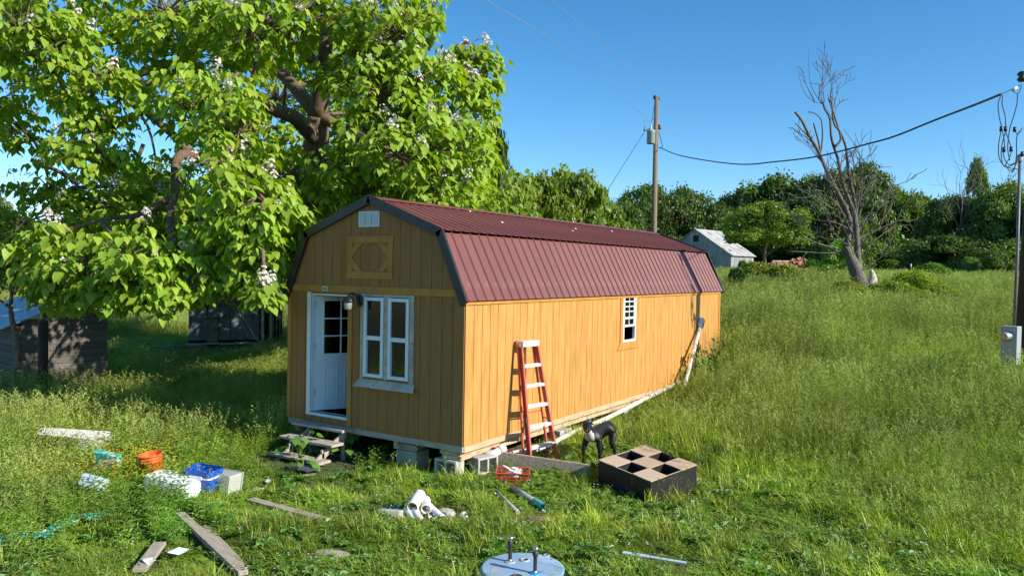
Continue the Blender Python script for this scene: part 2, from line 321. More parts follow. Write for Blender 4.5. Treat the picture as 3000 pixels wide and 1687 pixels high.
for x0 in (.14,.48):
    m=MB(); 
    for a0,a1,b0,b1 in ((x0,x0+.22,.14,.155),(x0,x0+.22,.745,.76),(x0,x0+.015,.155,.745),(x0+.205,x0+.22,.155,.745)): m.box(a0,a1,-.009,-.0005,b0,b1)
    m.box(x0+.04,x0+.18,-.006,-.0005,.18,.72); part('door_panel',m,M['door'],dr,.003)
m=MB(); 
for z in (.25,1.0,1.7): MB().box(-.012,.0,-.004,.03,z,z+.10).build('hinge',M['galv'],dr)
# double window
wn=thing('window',(0,0,0),None,None); wn.parent=shed
m=MB(); m.box(-2.0,-1.93,-.036,-.013,.80,2.118); m.box(-1.505,-1.43,-.036,-.005,.82,2.095); m.box(-1.0,-.92,-.036,-.013,.80,2.118); m.box(-1.93,-1.0,-.034,-.013,2.08,2.116); part('casing',m,M['oldpaint'],wn)
m=MB(); m.add([(-2.02,-.014,.80),(-.90,-.014,.80),(-.86,-.10,.70),(-2.08,-.10,.70),(-2.02,-.014,.77),(-.90,-.014,.77),(-.86,-.10,.68),(-2.08,-.10,.68)],[(0,3,2,1),(4,5,6,7),(3,7,6,2),(0,4,7,3),(1,2,6,5),(0,1,5,4)]); part('window_sill',m,M['oldpaint'],wn,.002)
for x0,x1 in ((-1.92,-1.515),(-1.42,-1.01)):
    s=thing('sash',(0,0,0),None,None); s.parent=wn
    m=MB(); f=.055
    m.box(x0,x0+f,-.048,.02,.835,2.07); m.box(x1-f,x1,-.048,.02,.835,2.07); m.box(x0+f,x1-f,-.046,.02,2.07-f,2.068); m.box(x0+f,x1-f,-.046,.02,.837,.835+f); m.box(x0+f,x1-f,-.044,.018,1.41,1.475); 
    part('sash_frame',m,M['white'],s,.003)
    MB().box(x0+f,x1-f,-.022,-.018,1.475,2.015).build('pane',M['glass'],s); MB().box(x0+f,x1-f,-.002,.002,.89,1.41).build('pane',M['glass'],s)
MB().box(-1.97,-.97,.10,.11,.8,2.1).build('dark_backing',M['dark'],wn)  # dark sheet stands in for the unlit room behind the glass
# vent
v=thing('gable_vent',(0,0,0),None,None); v.parent=shed
m=MB(); m.box(-2.07,-1.64,-.03,-.014,3.15,3.39); part('vent_plate',m,M['white'],v); MB().box(-2.05,-1.66,-.0305,-.0301,3.168,3.374).build('vent_gap_shade',M['greyp'],v)  # grey sheet on the plate paints shade into the gaps between louvers
for k in range(3):
    for j in range(13): z=3.172+j*.0155; MB().box(-2.045+k*.135,-1.93+k*.135,-.040,-.031,z,z+.0085).build('louver',M['white'],v)
# loft door mock-up
ld=thing('loft_door',(0,0,0),None,None); ld.parent=shed
def pc(m): part('batten',m,M['trimw'],ld,.003)
pc(MB().box(-2.30,-1.35,-.034,-.014,2.90,3.01)); pc(MB().box(-2.31,-1.36,-.034,-.014,2.35,2.46)); pc(MB().box(-2.30,-2.20,-.032,-.014,2.462,2.898)); pc(MB().box(-1.46,-1.36,-.032,-.014,2.462,2.898))
for sx,sz in ((1,1),(1,-1),(-1,1),(-1,-1)):
    cx=-1.83-sx*.37; cz=2.68+sz*.218
    pc(MB().prism([(cx,cz-sz*.06),(cx,cz-sz*.21),(cx+sx*.21,cz),(cx+sx*.08,cz)][::sx*sz],-.030,-.014))
# maker plate and wall lamp
m=MB(); m.box(-2.84,-2.72,-.040,-.033,2.13,2.215); pl=m.build('name_plate',mat('plate',(.55,.57,.47),.5,.05,4),shed)
for x0,k in ((-2.815,1.5),(-2.79,1.),(-2.765,1.)):
    m=MB(); m.tube([(x0+.022*q/8,-.042,2.172+.010*k*math.sin(q*.9)) for q in range(9)],.0022,4); m.build('script_stroke',M['blackm'],pl)
MB().box(-2.82,-2.74,-.0425,-.041,2.150,2.154).build('underline',M['blackm'],pl)
lp=thing('wall_lamp',(-2.02,-.03,1.99),None,None); lp.parent=shed
Mx=Matrix.Translation((.03,-.02,.02))@Matrix.Rotation(math.pi/2,4,'X'); m=MB(); m.lathe([(.001,.0),(.05,.0),(.062,.008),(.062,.018),(.04,.032),(.001,.034)],20,M=Mx@Matrix.Diagonal((1,1.5,1,1)),cap=False); m.build('back_plate',M['blackm'],lp)
m=MB(); m.tube([(.03,-.05,.03),(.02,-.10,.11),(-.01,-.16,.14),(-.03,-.20,.12),(-.03,-.21,.08)],.016,8); m.build('lamp_arm',M['blackm'],lp)
m=MB(); m.lathe([(.012,.10),(.04,.085),(.09,.02),(.094,.0),(.07,.002),(.001,.07)],18,M=Matrix.Translation((-.03,-.21,0)),cap=False); m.build('lamp_shade',M['blackm'],lp)
m=MB(); m.lathe([(.07,.0),(.076,-.03),(.068,-.10),(.045,-.125),(.001,-.127)],16,M=Matrix.Translation((-.03,-.21,0)),cap=False); m.build('lamp_glass',mat('rippled glass',(.30,.30,.28),.15,.3,40,bump=.6),lp)
# side wall, 8 inch strips, cut round the window
sw=MB(); SO=(5.2,5.82,1.13,2.07)
sw.box(-.05,0,.03,SO[0],0,2.09); sw.box(-.05,0,SO[1],L-.03,0,2.09); sw.box(-.05,0,SO[0],SO[1],0,SO[2])
sw=sw.build('side_wall',M['back'],shed); ns=54; bs=L/ns
for i in range(ns):
    y0=i*bs+.004; y1=(i+1)*bs-.004; m=MB()
    def sb(a,c,z0,z1):
        if c-a>.01 and z1-z0>.01: MB().box(.001,.013,a,c,z0,z1).build('siding_board',M['siding'],sw)
    if y1>SO[0] and y0<SO[1]:
        sb(y0,y1,0,SO[2]); 
        if y0<SO[0]: sb(y0,SO[0],SO[2],2.085)
        if y1>SO[1]: sb(SO[1],y1,SO[2],2.085)
    else: sb(y0,y1,0,2.085)
part('trim_board',MB().box(.0135,.03,L-.09,L-.0,0,2.08),M['trimw'],shed)
# far and left walls (out of sight here, whole from elsewhere)
m=MB(); m.prism([(-W+.03,0),(-.03,0),(-.03,2.14),(-BX,BZ-.04),(-W/2,PZ-.05),(-W+BX,BZ-.04),(-W+.03,2.14)],L-.05,L); bwall=m.build('rear_wall',M['siding_shaded'],shed)
m=MB(); m.box(-W,-W+.05,.03,L-.03,0,2.09); lw=m.build('left_wall',M['back'],shed)
lb=MB().box(-W-.013,-W-.001,.004,bs-.004,0,2.085).mesh('siding_board',M['siding'])
for i in range(ns): put(lb,'siding_board',lw,loc=(0,i*bs,0))
# side window
w2=thing('window',(0,0,0),None,None); w2.parent=shed
m=MB(); m.box(.014,.032,5.08,5.20,1.02,2.08); m.box(.014,.032,5.82,5.90,1.02,2.08); m.prism([(4.96,.99),(5.96,.99),(5.88,1.13),(5.08,1.13)],.0145,.036,ax='x'); part('casing',m,M['trimw'],w2)
m=MB(); m.box(-.03,.03,5.205,5.255,1.135,2.07); m.box(-.03,.03,5.765,5.815,1.135,2.07); m.box(-.028,.034,5.255,5.765,1.135,1.175); part('window_frame',m,M['white'],w2,.002)
m=MB(); m.box(-.014,.018,5.256,5.296,1.44,2.06); m.box(-.014,.018,5.724,5.764,1.44,2.06); m.box(-.012,.02,5.296,5.724,1.435,1.475); m.box(-.012,.02,5.296,5.724,1.59,1.63); m.box(-.012,.02,5.296,5.724,2.03,2.06)
m.box(-.008,.014,5.50,5.52,1.475,2.03)
for z in (1.73,1.83,1.93): m.box(-.007,.013,5.296,5.724,z,z+.018)
part('sash_frame',m,M['white'],w2,.001)
MB().box(0,.003,5.296,5.724,1.475,2.03).build('pane',M['glass'],w2)
# ---- roof: ribbed metal strips, one object each ----
roof=thing('roof',(0,0,0),None,None); roof.parent=shed
RW=.2286; NR=int(round((L+.16)/RW)); Y0=-.05
def strip_mesh(A,Bp,name):   # A,Bp: (x,z) top and bottom of the slope
    A=Vector((A[0],0,A[1])); B_=Vector((Bp[0],0,Bp[1])); d=(B_-A).normalized(); n=Vector((0,-1,0)).cross(d).normalized()
    if n.z<0: n=-n
    prof=[(0,.0),(.012,.019),(.026,.019),(.038,0),(.095,0),(.101,.004),(.107,0),(.160,0),(.166,.004),(.172,0),(RW,0)]
    m=MB(); vs=[]
    for P in (A,B_):
        for y,h in prof: vs.append(P+Vector((0,y,0))+n*h)
    k=len(prof); nf=1 if (Vector((0,1,0)).cross(B_-A)).dot(n)>0 else -1
    m.add(vs,[(i,i+1,k+i+1,k+i) if nf>0 else (i,k+i,k+i+1,i+1) for i in range(k-1)]); me=m.mesh(name,M['roof']); return me
lowR=strip_mesh((-BX+.01,BZ-.005),(.075,H-.015),'roof_panel'); upR=strip_mesh((-W/2+.01,PZ+.025),(-BX+.075,BZ+.02),'roof_panel')
lowL=strip_mesh((-W+BX-.01,BZ-.005),(-W-.075,H-.015),'roof_panel'); upL=strip_mesh((-W/2-.01,PZ+.025),(-W+BX-.075,BZ+.02),'roof_panel')
for i in range(NR):
    for me in (lowR,upR,lowL,upL): put(me,'roof_panel',roof,loc=(0,Y0+i*RW,0))
m=MB(); m.prism([(-W/2-.14,PZ+.008),(-W/2,PZ+.055),(-W/2+.14,PZ+.008),(-W/2+.14,PZ+.003),(-W/2,PZ+.049),(-W/2-.14,PZ+.003)],Y0-.02,Y0+NR*RW+.01); m.build('ridge_cap',M['roof'],roof)
m=MB(); m.box(-BX-.03,-BX+.005,0,L,BZ-.07,BZ-.02); m.box(.016,.035,-.03,L,H-.075,H-.03); m.box(-W-.05,-W-.016,-.03,L,H-.10,H-.03); m.build('eave_board',M['trimw'],roof)
ol=[(.085,H-.035),(-BX+.05,BZ+.045),(-W/2,PZ+.075),(-W+BX-.05,BZ+.045),(-W-.085,H-.035)]
for y in (-.075,L+.115):
    for i in range(4):
        (a,b2),(c,d2)=ol[i],ol[i+1]; dv=Vector((c-a,0,d2-b2)); n=Vector((-dv.z,0,dv.x)).normalized(); n=-n if n.z<0 or i in(0,) and n.x<0 else n
        w_=.135; q=[(a,b2),(c,d2),(c-n.x*w_,d2-n.z*w_),(a-n.x*w_,b2-n.z*w_)]
        if i in (0,3):
            k=(q[2] if i==0 else q[3]); 
        part('rake_trim',MB().prism(q,y,y+.05),M['rake'],roof,.004)
# petals fallen on the roof
pm=mat('fallen petals',(.8,.75,.7),.6,.1,5)
for (u,v) in ((1149,528),(1181,533),(1442,560),(1447,577),(1494,568),(1440,583),(1508,572),(1262,561),(1538,583)):
    q=on_x(u,v,-1.0); d=ray(u,v); c=np.array([-BX,0,BZ+.03]); n=np.array([.51,0,1.39]); tt=((c-CAM)@n)/(d@n); q=Vector(CAM+d*tt)
    m=MB(); m.lathe([(.004,0),(.022,.008),(.024,.022),(.014,.014)],7,M=Matrix.Translation(q)@Matrix.Rotation(.5,4,'Y')); m.build('petal',pm,label='pale catalpa blossom lying on the burgundy roof of the shed',cat='blossom',group='blossoms fallen on the shed roof')
# yellow packet just inside the door
m=MB(); m.box(-2.62,-2.22,.12,.27,.031,.10); m.box(-2.62,-2.54,.119,.2705,.030,.102,1); bevel(m.build('packet',[mat('yellow print',(.45,.5,.05),.5,.1,4),M['white']],label='yellow and white packet lying inside the open door',cat='packet'),.006)
# supports
def cmu(name,x,y,z,rot,label,h=.30,w=.40,d=.20):
    o=thing(name,(x,y,z),label,'concrete block',rotz=rot); m=MB(); t_=.035
    m.box(0,w,0,d,h-t_,h); m.box(0,w,0,d,0,t_); 
    for x0 in (0,w/2-.018,w-.036): m.box(x0,x0+.036,.0005,d-.0005,t_,h-t_)
    bevel(m.build('block_shell',M['concrete'],o),.004,1); m=MB(); m.box(.036,w-.036,d-.03,d-.02,t_,h-t_); m.build('block_web',M['concrete'],o); return o
cmu('concrete_block',-.50,-.02,-.53,-.02,'hollow concrete block with two dark cells under the near corner of the shed')
cmu('concrete_block',.02,.36,-.50,1.35,'hollow concrete block standing just right of the near corner of the shed',h=.26)
for k,(z,s) in enumerate(((-.225,.02),(-.16,-.02),(-.125,.01))):
    bevel(MB().box(-.42+s,-.08+s,.03,.30,z,z+.06-.03*k/2).build('wood_shim',M['freshwood'],label='%s wooden shim stacked between the corner block and the shed frame'%('lowest','middle','topmost')[k],cat='shim'),.003,1)
o=thing('timber_block',(-1.34,.10,-.60),'upright squared timber block under the middle of the front wall','timber block'); bevel(MB().box(0,.40,0,.30,0,.36).build('block_body',M['lumberx'],o),.008); bevel(MB().box(.03,.34,.02,.28,.361,.46).build('top_shim',M['lumber'],o),.004)
o=thing('timber_block',(-3.70,.12,-.55),'squared timber block under the left end of the front wall','timber block'); bevel(MB().box(0,.30,0,.25,0,.32).build('block_body',M['lumber'],o),.008)
for k,y in enumerate((2.8,5.4,8.2)):
    bevel(MB().box(-.35,.0,y,y+.4,-.55,-.24).build('concrete_block',M['concrete'],label='concrete block under the lit long side, %s from the near corner'%('first','second','third')[k],cat='concrete block',group='blocks under the long side'),.004,1)
# stairs
st=thing('wooden_steps',(-2.7,-.6,-.5),'open wooden steps of grey planks leading up to the white door','steps')
def ab(x,y,z): return (x+2.7,y+.6,z+.5)
for x0,x1,y0,y1,z in ((-3.28,-2.12,-.27,-.035,.0),(-3.25,-2.07,-.54,-.28,-.175),(-3.18,-2.05,-.82,-.56,-.385),):
    a=ab(x0,y0,z-.04); c=ab(x1,y1,z); part('tread',MB().box(a[0],c[0],a[1],c[1],a[2],c[2]),M['lumberx'],st,.005)
for x in (-2.98,-2.25):
    a=ab(x,0,0); m=MB(); m.beam(ab(x,-.10,-.10),ab(x,-.95,-.60),.04,.10); part('stringer',m,M['lumber'],st,.003)
    m=MB(); m.beam(ab(x,-.12,-.62),ab(x,-.12,-.06),.05,.05,up=(0,1,0)); part('post',m,M['lumber'],st,.003)
    m=MB(); m.beam(ab(x,-.55,-.62),ab(x,-.55,-.26),.04,.05,up=(0,1,0)); part('post',m,M['lumber'],st,.003)
bevel(MB().box(-3.02,-1.96,-1.10,-.84,-.62,-.50).build('footboard',M['lumberx'],label='thick grey plank lying on the ground as lowest step below the stairs',cat='plank'),.006)
bevel(MB().box(-2.42,-1.92,-1.14,-.90,-.492,-.482,M=Matrix.Rotation(.03,4,'Y')).build('slate_sheet',mat('dark sheet',(.10,.10,.11),.4,.2,4),label='dark grey scrap sheet resting on the lowest plank of the steps',cat='sheet'),.002,1)
# ---------------- ladder ----------------
ld=thing('step_ladder',(0,0,0),'faded red fibreglass step ladder with pale metal steps leaning by the amber wall','ladder')
fl,fr_=Vector((.50,1.10,-.46)),Vector((.62,1.66,-.45)); tl,tr_=Vector((.17,1.27,1.385)),Vector((.235,1.60,1.385))
bl,br=Vector((.30,1.16,-.46)),Vector((.40,1.74,-.45)); tbl,tbr=tl+Vector((-.09,.01,0)),tr_+Vector((-.09,.01,0))
def rail(a,b,w=.075,d=.028):
    m=MB(); m.beam(a,b,d,w,up=(.97,-.2,.25)); 
    part('rail',m,M['fiberg'],ld,.003)
def cham(a,b,side):
    # C-section rail: web plus two flanges
    a=Vector(a);b=Vector(b); ax=(b-a).normalized(); wd=(fr_-fl).normalized(); dep=wd.cross(ax).normalized(); 
    if dep.x<0: dep=-dep
    m=MB(); Mx=Matrix.Translation(a)@Matrix((wd,ax,dep)).transposed().to_4x4(); Ln=(b-a).length; s=side
    m.box(*(sorted((0,s*.004))),0,Ln,-.07,0,0,Mx); m.box(*(sorted((s*.0042,-s*.026))),0,Ln,-.001,.004,0,Mx); m.box(*(sorted((s*.0042,-s*.026))),0,Ln,-.074,-.0702,0,Mx)
    m.build('rail',M['fiberg'],ld)
cham(fl,tl,1); cham(fr_,tr_,-1)
for a,b in ((bl,tbl),(br,tbr)):
    m=MB(); m.beam(a+Vector((0,0,.02)),b,.03,.035,up=(.97,-.2,.25)); part('rear_rail',m,M['fiberg'],ld,.003)
def lerp(a,b,t): return a+(b-a)*t
for i in range(5):
    t=.165+i*.165; a=lerp(fl,tl,t); b2=lerp(fr_,tr_,t); wd=(b2-a).normalized(); bk=Vector((-wd.y,wd.x,0)); bk=bk if bk.x<0 else -bk
    m=MB(); Mx=Matrix.Translation(a)@Matrix((wd,bk,Vector((0,0,1)))).transposed().to_4x4(); Ln=(b2-a).length
    m.box(.003,Ln-.003,-.006,.085,.0,.006,0,Mx); m.box(.003,Ln-.003,-.010,-.0065,-.038,.004,0,Mx); m.box(.003,Ln-.003,.080,.0845,-.03,-.0005,0,Mx)
    for q in range(4): m.box(.01,Ln-.01,.008+q*.018,.016+q*.018,.0062,.0085,0,Mx)
    m.build('step',M['alum'],ld)
m=MB(); m.beam(lerp(bl,tbl,.42),lerp(br,tbr,.42),.03,.008); m.build('brace',M['fiberg'],ld)
m=MB(); m.beam(lerp(bl,tbl,.12),lerp(br,tbr,.12),.03,.008); m.build('brace',M['fiberg'],ld)
for a,b in ((lerp(fl,tl,.36),lerp(bl,tbl,.36)),(lerp(fr_,tr_,.36),lerp(br,tbr,.36))): m=MB(); m.beam(a,b,.006,.02); m.build('spreader',M['galv'],ld)
wd=(tr_-tl).normalized(); bk=Vector((-wd.y,wd.x,0)); bk=bk if bk.x<0 else -bk
Mx=Matrix.Translation(tl-wd*.02)@Matrix((wd,bk,Vector((0,0,1)))).transposed().to_4x4(); m=MB(); m.box(0,(tr_-tl).length+.04,-.03,.13,.03,.045,0,Mx)
for a in ((0,(tr_-tl).length+.04,-.03,-.025,-.045,.0295),(0,.005,-.0245,.125,-.045,.0295),((tr_-tl).length+.035,(tr_-tl).length+.04,-.0245,.125,-.045,.0295)): m.box(*a,0,Mx)
part('top_cap',m,M['alum'],ld,.003)
for P in (fl,fr_): m=MB(); m.box(-.03,.02,-.02,.02,-.035,.01,M=Matrix.Translation(P)); m.build('foot',M['blackm'],ld)
# sticker
m=MB(); a=lerp(fl,tl,.32); wd=(fr_-fl).normalized(); ax=(tl-fl).normalized(); dep=wd.cross(ax).normalized(); dep=dep if dep.x>0 else -dep
Mx=Matrix.Translation(a)@Matrix((wd,ax,dep)).transposed().to_4x4(); m.box(-.0012,-.0002,0,.20,-.06,-.01,0,Mx); m.box(-.0012,-.0002,1.15,1.33,-.06,-.01,0,Mx); m.build('sticker',mat('worn sticker',(.12,.10,.10),.5,.3,20,spots=((.6,.6,.6),30,.52)),ld)
# ---------------- leaning post with box head ----------------
lp=thing('leaning_post',(.25,7.4,-.1),'long white post with a boxy head leaning on the far end of the amber wall','post')
a=on_x(1722,972,.34); c=on_x(1762,822,.10); m=MB(); m.beam(a-Vector((.25,7.4,-.1)),c-Vector((.25,7.4,-.1)),.075,.05,up=(1,0,0)); part('shaft',m,M['pvc'],lp,.006)
d=(c-a).normalized(); m=MB(); m.beam(c-Vector((.25,7.4,-.1)),c+d*.30-Vector((.25,7.4,-.1)),.13,.11,up=(1,0,0)); part('head',m,M['white'],lp,.012)
m=MB(); m.beam(c+Vector((.058,0,0))+d*.02-Vector((.25,7.4,-.1)),c+Vector((.058,0,0))+d*.28-Vector((.25,7.4,-.1)),.10,.006,up=(1,0,0)); part('head_plate',m,mat('brown lens',(.20,.14,.12),.4,.2,6),lp,.002)
# ---------------- pipes along the wall ----------------
def pipe(name,pts,r,mt,label,cat,n=12,bore=0,kindm=None,**k):
    m=MB(); m.tube(pts,r,n); o=m.build(name,mt,label=label,cat=cat,**k); return o
pipe('drain_pipe',[(-.02,.85,-.30),(.24,1.9,-.33),(.10,2.8,-.31),(.08,4.4,-.25),(.05,6.3,-.12),(.03,8.4,.02)],.045,M['dirtywhite'],'long white drain pipe running along the foot of the amber wall','pipe')
ep=thing('pipe_elbow',(-.05,.72,-.25),'white pipe elbow with a socket at the near end of the drain pipe','pipe fitting'); m=MB(); m.tube([(-.12,.02,-.02),(.0,-.02,0),(.10,.04,.03),(.13,.12,.06)],[.05,.055,.055,.058],12); m.build('bend',M['pvc'],ep); m=MB(); m.tube([(.12,.10,.055),(.15,.19,.09)],.068,14); m.build('socket',M['pvc'],ep)
pipe('water_line',[(-.25,4.1,-.24),(.02,3.9,-.20),(.09,3.5,-.26)],.013,mat('blue pex',(.01,.14,.7),.4,.1,5),'thin blue water line coming out under the long wall','water line')
pipe('water_line',[(-.2,.75,-.16),(.05,1.0,-.22),(.10,1.6,-.38),(-.02,2.6,-.36),(.02,4.0,-.30)],.014,mat('red pex',(.65,.02,.03),.4,.1,5),'thin red water line under the long wall behind the ladder','water line')
# ---------------- plank, crate, checker box ----------------
m=MB(); m.beam((-.18,.78,-.30),(1.42,1.12,-.36),.04,.20,up=(0,0,1)); bevel(m.build('plank',M['lumber'],label='weathered board on edge in front of the ladder foot and the dog',cat='plank'),.004)
cr=thing('crate',(.62,.36,-.53),'small red plastic crate full of white scraps near the board','crate',rotz=.55)
m=MB(); w_,d_,h_=.20,.15,.19
for z in np.linspace(0,h_,6): 
    e=.03*z/h_; 
    for a in ((-w_-e,w_+e,-d_-e,-d_-e+.008),(-w_-e,w_+e,d_+e-.008,d_+e),(-w_-e,-w_-e+.008,-d_-e+.008,d_+e-.008),(w_+e-.008,w_+e,-d_-e+.008,d_+e-.008)): m.box(*a,z,z+.012)
for x in np.linspace(-w_,w_,9):
    for s in (-1,1): m.beam((x,s*(d_),0.006),(x*1.12,s*(d_+.028),h_),.007,.007)
for y in np.linspace(-d_,d_,7):
    for s in (-1,1): m.beam((s*(w_),y,.006),(s*(w_+.028),y*1.15,h_),.007,.007)
m.box(-w_,w_,-d_,d_,-.006,-.0005); m.build('basket',M['redp'],cr)
m=MB()
for s in ((-w_-.045,w_+.045,-d_-.045,-d_-.02),(-w_-.045,w_+.045,d_+.02,d_+.045),(-w_-.045,-w_-.02,-d_-.0195,d_+.0195),(w_+.02,w_+.045,-d_-.0195,d_+.0195)): m.box(*s,h_+.0125,h_+.028)
part('rim',m,M['redp'],cr,.005)
for k in range(9):
    m=MB(); n=7; ang=np.sort(RNG.uniform(0,6.28,n)); r=RNG.uniform(.05,.10,n); m.prism([(math.cos(a)*q,math.sin(a)*q*.8) for a,q in zip(ang,r)],0,.012,ax='z',M=Matrix.Translation((RNG.uniform(-.10,.10),RNG.uniform(-.06,.06),.62+.10+.045+.012*k-.62))@Matrix.Rotation(RNG.uniform(-.4,.4),4,'X')@Matrix.Rotation(RNG.uniform(-.4,.4),4,'Y'))
    o=m.build('scrap',M['white'],label='white scrap lying in the red crate',cat='scrap',group='white scraps in the red crate'); o.location=(.62,.36,-.53)
cb=thing('divider_box',(0,0,0),'low black box with nine compartments, five covered with plywood squares in a checker pattern','box')
Nn=Vector((2.597,.647,-.22)); Ww=Nn+Vector((-math.cos(.309),math.sin(.309),.096)); Ee=Nn+Vector((math.sin(.309),math.cos(.309),.093)); ex=(Ww-Nn).normalized(); ey=(Ee-Nn); ey=(ey-ex*ey.dot(ex)).normalized(); ez=ex.cross(ey); ez=ez if ez.z>0 else -ez
zt=0; zb=-.36; Mb=Matrix.Translation(Nn)@Matrix((ex,ey,ez)).transposed().to_4x4(); LY=.95; LX=.96; T=.012
for a in ((0,LX,0,T),(0,LX,LY-T,LY)): part('side_board',MB().box(*a,zb,zt-.001,0,Mb),M['blackpaint'],cb,.002)
for a in ((0,T,T,LY-T),(LX-T,LX,T,LY-T)): part('side_board',MB().box(*a,zb,zt-.001,0,Mb),M['blackpaint'],cb,.002)
for k in (1,2):
    MB().box(LX*k/3-T/2,LX*k/3+T/2,T,LY-T,zb+.02,zt-.002,0,Mb).build('divider',M['blackin'],cb)
    for j in range(3): MB().box(max(T,LX*j/3+T/2),min(LX-T,LX*(j+1)/3-T/2),LY*k/3-T/2,LY*k/3+T/2,zb+.02,zt-.002,0,Mb).build('divider',M['blackin'],cb)
for i,j in ((0,0),(2,0),(1,1),(0,2),(2,2)):
    m=MB(); x0,x1=LX*i/3,LX*(i+1)/3; y0,y1=LY*j/3,LY*(j+1)/3; wv=[.006*math.sin(5*q+i+2*j) for q in range(5)]
    pts=[(x0-.006+ (x1-x0+.012)*q/4,y0-.004+(wv[q]*.8)) for q in range(5)]+[(x1+.006-(x1-x0+.012)*q/4,y1+.004+wv[4-q]) for q in range(5)]
    m.prism(pts,zt,zt+.011,ax='z',M=Mb); m.build('plywood_square',M['ply'] if j==0 else M['plyd'],cb)
m=MB()
for a in ((0,LX,-.002,-.0003),(LX*.0,.0,0,0)): pass
part('edge_strip',MB().box(LX/3,LX*2/3,0,T,zt,zt+.004,0,Mb),M['ply'],cb,0); part('edge_strip',MB().box(0,T,LY/3,LY*2/3,zt,zt+.004,0,Mb),M['ply'],cb,0); part('edge_strip',MB().box(LX-T,LX,LY/3,LY*2/3,zt,zt+.004,0,Mb),M['ply'],cb,0)
# ---------------- septic tank lid ----------------
tk=thing('tank_lid',(2.60,-2.45,-.60),'pale blue round tank lid with two upright dark pipes','tank lid'); R=.412
c0=on_z(1315,1426,-.42); tk.location=(c0.x+.0,c0.y-.0,-.60)
m=MB(); m.lathe([(R-.01,-.25),(R-.01,.10),(R,.12),(R+.012,.155),(R,.178),(R-.02,.18),(.001,.18)],64,cap=False); m.build('lid',M['tank'],tk)
def loc(u,v): q=on_z(u,v,-.42); return (q.x-tk.location.x,q.y-tk.location.y,.18)
def grom(u,v,r,mt,h=.010,r2=.5):
    x,y,z=loc(u,v); m=MB(); m.lathe([(r*r2,.0),(r*r2,h),(r*.93,h),(r,h*.3),(r,-.001)],28,M=Matrix.Translation((x,y,z)),cap=False); m.build('grommet',mt,tk); return x,y,z
def upr(u,v,mt):
    x,y,z=grom(u,v,.055,mt,.008,.35); m=MB(); m.lathe([(.019,-.01),(.019,.165),(.026,.17),(.028,.18),(.028,.205),(.025,.21),(.026,.22),(.001,.22)],18,M=Matrix.Translation((x,y,z)),cap=False); m.build('riser_pipe',M['iron'],tk)
    m=MB(); m.lathe([(.0265,.221),(.0275,.24),(.026,.255),(.018,.26),(.001,.26)],18,M=Matrix.Translation((x,y,z)),cap=False); m.build('pipe_cap',M['steel'],tk)
    m=MB(); m.lathe([(.022,0),(.022,.02),(.019,.021)],16,M=Matrix.Translation((x,y,z+.008)),cap=False); m.build('collar',M['galv'],tk)
upr(1283,1412,M['tankgrey']); upr(1346,1441,M['tankblue'])
x,y,z=grom(1320,1408,.052,M['tankgrey'],.010,.55); MB().lathe([(.001,.001),(.028,.001)],20,M=Matrix.Translation((x,y,z)),cap=True).build('hole',M['pvcin'],tk)
x,y,z=grom(1375,1396,.036,M['tankgrey'],.008,.6); MB().lathe([(.001,.001),(.021,.001)],20,M=Matrix.Translation((x,y,z)),cap=True).build('hole',M['pvcin'],tk)
x,y,z=grom(1299,1452,.07,M['iron'],.012,.5)
for u,v in ((1300,1430),(1361,1436),(1368,1434),(1330,1440)): x,y,z=loc(u,v); MB().lathe([(.001,.003),(.005,.002),(.006,0)],8,M=Matrix.Translation((x,y,z)),cap=False).build('screw',M['blackm'],tk)
m=MB(); q=Vector(loc(1250,1436)); m.box(-.06,.06,-.09,.09,.0008,.002,M=Matrix.Translation(q)@Matrix.Rotation(.5,4,'Z')); m.build('label_patch',mat('faded label',(.32,.40,.50),.5,.1,8),tk)
# ---------------- white pipe fittings heap ----------------
def fit(name,pts,rs,label,mt=None,inner=True,grp=None):
    pts=[Vector(p) for p in pts]; o=thing(name,pts[0],label,'pipe fitting',grp); m=MB(); m.tube([p-pts[0] for p in pts],rs,18,cap=False); m.build('shell',mt or M['pvc'],o)
    for a,bq,r in ((pts[0],pts[1],rs[0]),(pts[-1],pts[-2],rs[-1])):
        ax=(bq-a).normalized(); m=MB(); m.tube([a-pts[0]+ax*.0,a-pts[0]+ax*.09],[r*.86,r*.86],18,cap=False); 
        m.tube([a-pts[0]+ax*.088,a-pts[0]+ax*.09],[r*.86,r*.86],18,mi=1); 
        Q=ax.to_track_quat('Z','Y').to_matrix().to_4x4(); m.lathe([(r*.86,.0),(r*1.06,.0),(r*1.08,.012),(r*1.06,.04),(r,.042)],18,M=Matrix.Translation(a-pts[0])@Q,cap=False); m.build('socket',[mt or M['pvc'],M['pvcin']],o)
    return o
g0=on_z(1050,1292,-.52); ox,oy=g0.x,g0.y
def P(dx,dy,z): v=Vector((ox,oy,-.52))+Vector(CR)*dx+Vector((-.547,.837,0))*dy; v.z=-.52+z; return v
fit('pipe_tee',[P(-.045,-.16,.13),P(-.02,.0,.17),P(.01,.16,.19)],[.072,.074,.072],'largest white pipe piece on top of the heap, brown stained bore facing out')
fit('pipe_tee',[P(.12,-.13,.10),P(.11,.0,.12),P(.08,.14,.13)],[.062,.06,.06],'white pipe socket beside the big stained one on the heap')
fit('pipe_elbow',[P(.14,.0,.10),P(.25,-.13,.06),P(.33,-.22,.02)],[.045,.043,.045],'straight white pipe sloping down the right side of the heap')
fit('pipe_elbow',[P(-.02,-.08,.07),P(.02,-.20,.04),P(.09,-.31,.0)],[.05,.05,.048],'short white pipe at the front foot of the heap')
fit('pipe_elbow',[P(-.14,-.06,.08),P(-.08,-.16,.05),P(.0,-.26,.0)],[.033,.033,.033],'thin pale blue-white pipe at the left foot of the heap')
